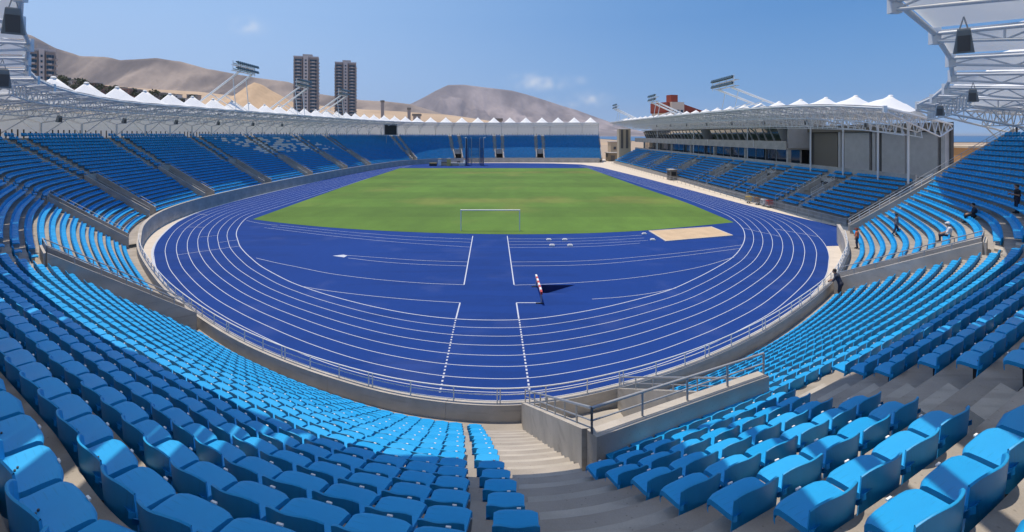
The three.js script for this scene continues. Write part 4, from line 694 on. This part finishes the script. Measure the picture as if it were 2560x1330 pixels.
{ // cream building with a red roof behind the main stand
  const g = thing('red_roofed_building', 'cream building with stepped red roof behind the main stand', 'building', [91, -2.5, 285], 0.35), cream = std([0.72, 0.6, 0.48], 0.85), red = std([0.30, 0.06, 0.035], 0.8);
  add('wall', box(24, 26, 14, 0, 13, 0), cream, g); add('tower_wall', box(8, 31, 10, -7, 15.5, 4), cream, g);
  add('roof', slab([[-13, -8], [13, -8], [13, 8], [-13, 8]], 0, 0.01).scale(1, 1, 1).translate(0, 26, 0), red, g);
  const rf = new THREE.Shape([new THREE.Vector2(-12.6, 0), new THREE.Vector2(12.6, 0), new THREE.Vector2(10.5, 1.2), new THREE.Vector2(-4, 5.2), new THREE.Vector2(-12.6, 5.6)]);
  add('roof', new THREE.ExtrudeGeometry(rf, { depth: 15, bevelEnabled: false }).translate(0, 25.4, -7.5), red, g);
  add('roof_turret', box(4.2, 4, 4.2, -7, 33, 4), red, g);
  for (let f = 0; f < 3; f++) for (const x of [-9.4, -7, -4.6, 1, 4.5, 8]) add('window', box(1.5, 1.7, 0.3, x, 18 + f * 4, x < -3 ? 9.06 : 7.06), M.glass, g);
  for (let f = 0; f < 2; f++) add('balcony', box(10, 1, 1.6, 5, 16.8 + f * 4, 7.7), cream, g);
}
{ // low buildings in the gap between far stand and main stand
  const g = thing('service_building', 'low brown walled service block between the far stand and main stand', 'building', [46, 0, 222]);
  add('wall', box(11, 3.4, 6, 0, 1.7, 0), std([0.28, 0.22, 0.15], 0.9), g); add('roof', box(11.6, 0.3, 6.6, 0, 3.55, 0), M.wall, g); for (const x of [-3.5, 0, 3.5]) add('door', box(1.6, 2.4, 0.2, x, 1.25, 3.06), M.darkPanel, g);
  const s = thing('beige_house', 'small beige flat roofed house glimpsed in the gap', 'house', [54, 0, 262]);
  add('wall', box(10, 7.5, 8, 0, 3.75, 0), std([0.5, 0.4, 0.27], 0.9), s); add('roof', box(10.6, 0.4, 8.6, 0, 7.7, 0), M.wall, s); for (const x of [-3, 0, 3]) add('window', box(1.3, 1.4, 0.2, x, 4.6, 4.05), M.glass, s);
  const o = thing('orange_house', 'orange and cream house beyond the right end of the bowl', 'house', [112, 0, 127]);
  add('wall', box(9, 8, 9, 0, 4, 0), std([0.55, 0.3, 0.12], 0.9), o); add('roof', box(9.6, 0.5, 9.6, 0, 8.2, 0), std([0.6, 0.5, 0.36], 0.9), o); for (const x of [-2.4, 1.8]) add('window', box(1.5, 1.5, 0.2, x, 5.2, 4.56), M.glass, o);
}
// houses and shrubs on the slope behind the side stand
{
  const tones = [[0.42, 0.34, 0.27], [0.55, 0.47, 0.38], [0.30, 0.24, 0.2], [0.36, 0.2, 0.14], [0.6, 0.58, 0.55]];
  for (let n = 0; n < 46; n++) {
    const t = n / 46, d = 640 + rnd() * 90, r = lerp(-0.885, -0.60, t) + (rnd() - 0.5) * 0.012, x = r * d, y = 11 + d * (lerp(0.107, 0.064, Math.pow(t, 0.7)) + rnd() * 0.012), w = 7 + rnd() * 6, h = 5 + rnd() * 5;
    const g = thing('hillside_house', 'small flat roofed house on the slope behind the side stand', 'house', [x, y - h, d], (rnd() - 0.5) * 0.6, 'houses on the slope behind the side stand');
    const wm = std(tones[Math.floor(rnd() * 5)], 0.9);
    add('wall', box(w, h + 24, 7, 0, (h - 24) / 2, 0), wm, g); add('roof', box(w + 0.6, 0.5, 7.6, 0, h + 0.2, 0), n % 3 ? M.wall : M.darkPanel2, g);
    for (const c of [-0.28, 0.05, 0.3]) add('window', box(w * 0.14, 1.5, 0.2, c * w, h * 0.62, 3.56), M.darkPanel, g);
    add('door', box(w * 0.14, 2.2, 0.2, w * 0.18, h * 0.22, 3.57), M.darkPanel, g);
  }
  const leaf = new THREE.MeshPhysicalMaterial({ roughness: 0.9, transmission: 0.15, thickness: 0, side: THREE.DoubleSide }); leaf.color.setRGB(0.06, 0.075, 0.035);
  for (let n = 0; n < 40; n++) {
    const t = rnd(), d = 600 + rnd() * 60, x = lerp(-0.88, -0.6, t) * d, y = 11 + d * (lerp(0.104, 0.061, Math.pow(t, 0.7)) + rnd() * 0.014), s = 3.2 + rnd() * 3.2;
    const g = thing('hillside_tree', 'dark scrubby tree among the hillside houses', 'tree', [x, y - s * 1.4, d], 0, 'scrubby trees among the hillside houses');
    const ps = []; for (let q = 0; q < 90; q++) { const a = rnd() * 6.28, b = Math.acos(rnd() * 2 - 1), rr = s * (0.45 + 0.55 * rnd()), c = new THREE.PlaneGeometry(s * 0.34, s * 0.26); c.rotateX(rnd() * 6); c.rotateY(rnd() * 6); c.translate(Math.sin(b) * Math.cos(a) * rr, s * 1.25 + Math.cos(b) * rr * 0.75, Math.sin(b) * Math.sin(a) * rr); ps.push(c); }
    add('crown', mg(ps), leaf, g); add('trunk', new THREE.CylinderGeometry(0.18, 0.35, s + 19, 6).translate(0, (s - 19) / 2, 0), M.brownBox, g);
  }
}

// ------------------------------------------------------------------ things at the far end and along the track
{
  const g = thing('hammer_cage', 'tall hammer throwing cage with dark netting on the far track', 'cage', [-13.4, 0, 188]);
  const pts = [[-3.25, -1.6], [-3.0, 1.6], [-1.5, 3.4], [1.5, 3.4], [3.0, 1.6], [3.25, -1.6]];
  pts.forEach(([x, d]) => { add('post', rod(V(x, 0, d), V(x, 10, d), 0.11, 8), M.galv, g); add('arm', rod(V(x, 10, d), V(x * 1.25, 10.2, d * 1.2), 0.07, 6), M.galv, g); });
  for (let i = 0; i + 1 < pts.length; i++) {
    const [a, b] = [pts[i], pts[i + 1]], n = [];
    const L = Math.hypot(b[0] - a[0], b[1] - a[1]), m = Math.round(L / 0.22);
    for (let k = 0; k <= m; k++) { const x = lerp(a[0], b[0], k / m), d = lerp(a[1], b[1], k / m); n.push(bar(V(x, 0.05, d), V(x, 9.8, d), 0.03)); }
    for (let k = 0; k < 44; k++) n.push(bar(V(a[0], 0.1 + k * 0.22, a[1]), V(b[0], 0.1 + k * 0.22, b[1]), 0.03));
    add('net', mg(n), M.net, g);
  }
  for (const s of [-1, 1]) add('gate_panel', mg([...Array(8)].map((_, k) => bar(V(s * (3.25 - 0.16 * k), 0, -1.7), V(s * (3.25 - 0.16 * k), 6.4, -1.7), 0.09))), M.pitWall, g);
}
{
  const sb = thing('scoreboard', 'black scoreboard hanging below the far canopy corner', 'scoreboard', [-46.2, 11.1, 198], 0.35);
  add('screen', box(4.4, 3.9, 0.4, 0, 2.05, 0), M.black, sb); add('frame', mg([box(4.9, 0.2, 0.5, 0, 4.1, 0), box(4.9, 0.2, 0.5, 0, 0, 0), box(0.2, 4.2, 0.5, -2.4, 2.05, 0), box(0.2, 4.2, 0.5, 2.4, 2.05, 0)]), M.galv, sb); add('leg', bar(V(-1.6, -4, 0), V(-1.6, 0, 0), 0.15), M.galv, sb); add('leg', bar(V(1.6, -4, 0), V(1.6, 0, 0), 0.15), M.galv, sb);
  const mats = [M.dark, M.white, M.sand, M.yellow, M.sand, M.black, M.apron, M.white];
  const words = ['black', 'white', 'sand coloured', 'yellow', 'long sand coloured', 'low black', 'pale', 'tall white'];
  [[-28.2, 2.6, 1.1], [-26, 1.1, 2.6], [-24.3, 2.4, 1.3], [-22.6, 1.3, 2.8], [-20.9, 3.4, 1.1], [-19.2, 1.0, 1.6], [-17.9, 2.2, 1.1], [-16.9, 0.9, 2.4]].forEach(([x, w, h], i) => {
    const g = thing('equipment_crate', words[i] + ' equipment crate in the line beside the hammer cage', 'crate', [x, 0.01, 186 + (i % 3) * 0.9]);
    add('crate_body', box(w, h * 0.86, 1.1, 0, h * 0.43 + 0.06, 0), mats[i], g); add('lid', box(w * 1.06, h * 0.12, 1.18, 0, h * 0.93, 0), mats[(i + 3) % 8], g); add('skid', mg([box(w * 0.2, 0.06, 1.1, -w * 0.35, 0.03, 0), box(w * 0.2, 0.06, 1.1, w * 0.35, 0.03, 0)]), M.dark, g);
  });
  const b = thing('timing_booth', 'grey timing booth with dark window on the promenade', 'booth', [39.4, 0, 128]);
  add('wall', box(1.7, 2.5, 2.6, 0, 1.25, 0), M.darkPanel2, b); add('roof', box(2, 0.14, 3, 0, 2.57, 0), M.wall, b); add('window', box(1.1, 1, 0.1, 0, 1.6, 1.32), M.black, b); add('window', box(0.1, 1, 1.8, -0.87, 1.6, 0), M.black, b);
  [[38.4, 84.4, 'yellow', M.yellow], [38.9, 82.4, 'brown', M.brownBox], [39.1, 80.6, 'white', M.white], [39.2, 79.2, 'dark red', M.redPaint]].forEach(([x, d, c, m]) => { const g = thing('hurdle_trolley', c + ' hurdle trolley parked by the promenade rail', 'trolley', [x, 0, d]); add('deck', box(0.8, 0.12, 1.1, 0, 0.3, 0), M.galv, g); for (let k = 0; k < 4; k++) add('hurdle_frame', mg([box(0.05, 0.75, 0.05, -0.3 + k * 0.2, 0.73, -0.45), box(0.05, 0.75, 0.05, -0.3 + k * 0.2, 0.73, 0.45), box(0.05, 0.16, 1.0, -0.3 + k * 0.2, 1.05, 0)]), m, g); for (const s of [-1, 1]) add('wheel', new THREE.CylinderGeometry(0.12, 0.12, 0.08, 12).rotateZ(Math.PI / 2).translate(0, 0.12, s * 0.4), M.dark, g); });
}

// ------------------------------------------------------------------ people
function person(label, pos, turn, pose, col) {
  const J = pose === 'sit' ? { pel: [0, 0.52, 0], chest: [0, 0.88, 0.05], neck: [0, 1.06, 0.02], head: [0, 1.21, -0.03], sh: 0.97, el: [0.26, 0.72, -0.08], ha: [0.12, 0.6, -0.36], hip: [0.1, 0.5, 0], kn: [0.13, 0.5, -0.43], an: [0.12, 0.08, -0.42] }
    : pose === 'lean' ? { pel: [0, 0.92, 0.12], chest: [0, 1.28, -0.05], neck: [0, 1.43, -0.14], head: [0, 1.57, -0.2], sh: 1.36, el: [0.27, 1.08, -0.2], ha: [0.16, 1.0, -0.45], hip: [0.1, 0.9, 0.12], kn: [0.11, 0.48, 0.06], an: [0.12, 0.08, 0.14] }
      : { pel: [0, 0.95, 0], chest: [0, 1.3, 0.01], neck: [0, 1.47, 0], head: [0, 1.62, -0.02], sh: 1.41, el: [0.27, 1.13, 0.02], ha: pose === 'reach' ? [0.2, 1.2, -0.3] : [0.26, 0.88, -0.08], hip: [0.1, 0.93, 0], kn: [0.11, 0.5, pose === 'walk' ? -0.1 : -0.02], an: [0.12, 0.08, 0.02] };
  const B = [], v3 = (a, s = 1) => [a[0] * s, a[1], a[2]], S = (p, q, r0, r1, c) => B.push([p, q, r0, r1, c]);
  S(J.pel, J.chest, 0.135, 0.15, 1); S(J.chest, J.neck, 0.13, 0.06, 1); S(J.neck, J.head, 0.05, 0.06, 3); S(J.head, [J.head[0], J.head[1] + 0.05, J.head[2]], 0.09, 0.095, 3); S([J.head[0], J.head[1] + 0.07, J.head[2] + 0.015], [J.head[0], J.head[1] + 0.09, J.head[2] + 0.02], 0.1, 0.095, 0); S([0, J.head[1] - 0.005, J.head[2] - 0.09], [0, J.head[1] - 0.03, J.head[2] - 0.105], 0.015, 0.02, 3); if (col.cap) S([-0.04, J.head[1] + 0.07, J.head[2] - 0.12], [0.04, J.head[1] + 0.07, J.head[2] - 0.12], 0.035, 0.035, 0);
  for (const s of [-1, 1]) {
    const sh = [0.18 * s, J.sh, J.chest[2]], el = v3(J.el, s), ha = v3(J.ha, s), hip = v3(J.hip, s), kn = v3(J.kn, s), an = v3(J.an, s);
    if (pose === 'walk' && s > 0) { kn[2] = 0.1; an[2] = 0.3; }
    S([0, J.sh, J.chest[2]], sh, 0.09, 0.075, 1); S(sh, el, 0.06, 0.05, 1); S(el, ha, 0.045, 0.034, 3); S(ha, [ha[0], ha[1] - 0.07, ha[2] - 0.04], 0.036, 0.028, 3);
    S(J.pel, hip, 0.13, 0.1, 2); S(hip, kn, 0.1, 0.065, 2); S(kn, an, 0.06, 0.045, 2); S(an, [an[0], 0.045, an[2] - 0.17], 0.05, 0.042, 4);
  }
  const R = 64, mc = new MarchingCubes(R, M.white, false, false, 60000); mc.isolation = 0;
  const dseg = (p, b) => { const [A, C, r0, r1] = b, bx = C[0] - A[0], by = C[1] - A[1], bz = C[2] - A[2], px = p[0] - A[0], py = p[1] - A[1], pz = p[2] - A[2], L = bx * bx + by * by + bz * bz, t = clamp((px * bx + py * by + pz * bz) / L, 0, 1); return Math.hypot(px - bx * t, py - by * t, pz - bz * t) - lerp(r0, r1, t); };
  const half = R / 2, SC = 0.95;
  for (let z = 0; z < R; z++) for (let y = 0; y < R; y++) for (let x = 0; x < R; x++) { const p = [(x - half) / half * SC, (y - half) / half * SC + 0.88, (z - half) / half * SC]; let s = 0; if (Math.abs(p[0]) > 0.5 || Math.abs(p[2]) > 0.65) { mc.field[z * R * R + y * R + x] = -1; continue; } for (const b of B) s += Math.exp(-dseg(p, b) * 45); mc.field[z * R * R + y * R + x] = s < 1e-20 ? -1 : Math.log(s) / 45; }
  mc.update();
  const n = mc.count, pa = new Float32Array(n * 3), na = new Float32Array(n * 3), ca = new Float32Array(n * 3), pal = [col.hair, col.top, col.legs, [0.38, 0.22, 0.15], [0.03, 0.03, 0.03]];
  for (let i = 0; i < n; i++) {
    const p = [mc.positionArray[i * 3] * SC, mc.positionArray[i * 3 + 1] * SC + 0.88, mc.positionArray[i * 3 + 2] * SC]; let best = 1e9, c = 0; for (const b of B) { const q = dseg(p, b); if (q < best) { best = q; c = b[4]; } }
    pa.set(p, i * 3); na.set([mc.normalArray[i * 3], mc.normalArray[i * 3 + 1], mc.normalArray[i * 3 + 2]], i * 3); ca.set(pal[c], i * 3);
  }
  const g = new THREE.BufferGeometry(); g.setAttribute('position', new THREE.BufferAttribute(pa, 3)); g.setAttribute('normal', new THREE.BufferAttribute(na, 3)); g.setAttribute('color', new THREE.BufferAttribute(ca, 3));
  const m = solo('person', g, new THREE.MeshStandardMaterial({ vertexColors: true, roughness: 0.85 }), label, 'person'); m.position.copy(V(...pos)); m.rotation.y = turn; return m;
}
const onRow = (u, k) => { const p = P(Math.round(u * PER), k); return [p[0], YF(k), p[1]]; };
{
  const a = onRow(2.3, 7); person('person in white shirt and cap sitting at the sunlit end of a row', [a[0], a[1] - 0.05, a[2]], 0.9, 'sit', { hair: [0.7, 0.7, 0.7], cap: 1, top: [0.75, 0.74, 0.74], legs: [0.03, 0.03, 0.06] });
  const b = onRow(1.35, 3.6); person('person in grey top walking up the stair beside the entrance', [b[0], b[1] + 0.2, b[2]], -2.2, 'walk', { hair: [0.02, 0.02, 0.02], top: [0.16, 0.17, 0.2], legs: [0.05, 0.06, 0.1] });
  const c = off(52, 0.6); person('person in orange vest standing at the front wall corner', [c[0], Y0, c[1]], 0.8, 'stand', { hair: [0.25, 0.05, 0.04], cap: 1, top: [0.7, 0.16, 0.06], legs: [0.06, 0.06, 0.09] });
  const e = off(Math.round(4.35 * PER), 0.55); person('person in dark clothes leaning on the front wall rail', [e[0], Y0, e[1]], 0.75, 'lean', { hair: [0.02, 0.02, 0.02], top: [0.03, 0.04, 0.07], legs: [0.025, 0.03, 0.05] });
  const f = onRow(1.9, 12); person('person in black clothes standing among the shaded seats', [f[0], f[1], f[2]], 1.2, 'reach', { hair: [0.01, 0.01, 0.01], top: [0.01, 0.01, 0.012], legs: [0.015, 0.02, 0.04] });
  const h = onRow(1.75, 9.5); person('person in dark jacket half hidden between the shaded rows', [h[0], h[1] - 0.1, h[2]], 0.9, 'sit', { hair: [0.01, 0.01, 0.01], top: [0.02, 0.03, 0.05], legs: [0.02, 0.02, 0.03] });
}

renderer.render(scene, camera);
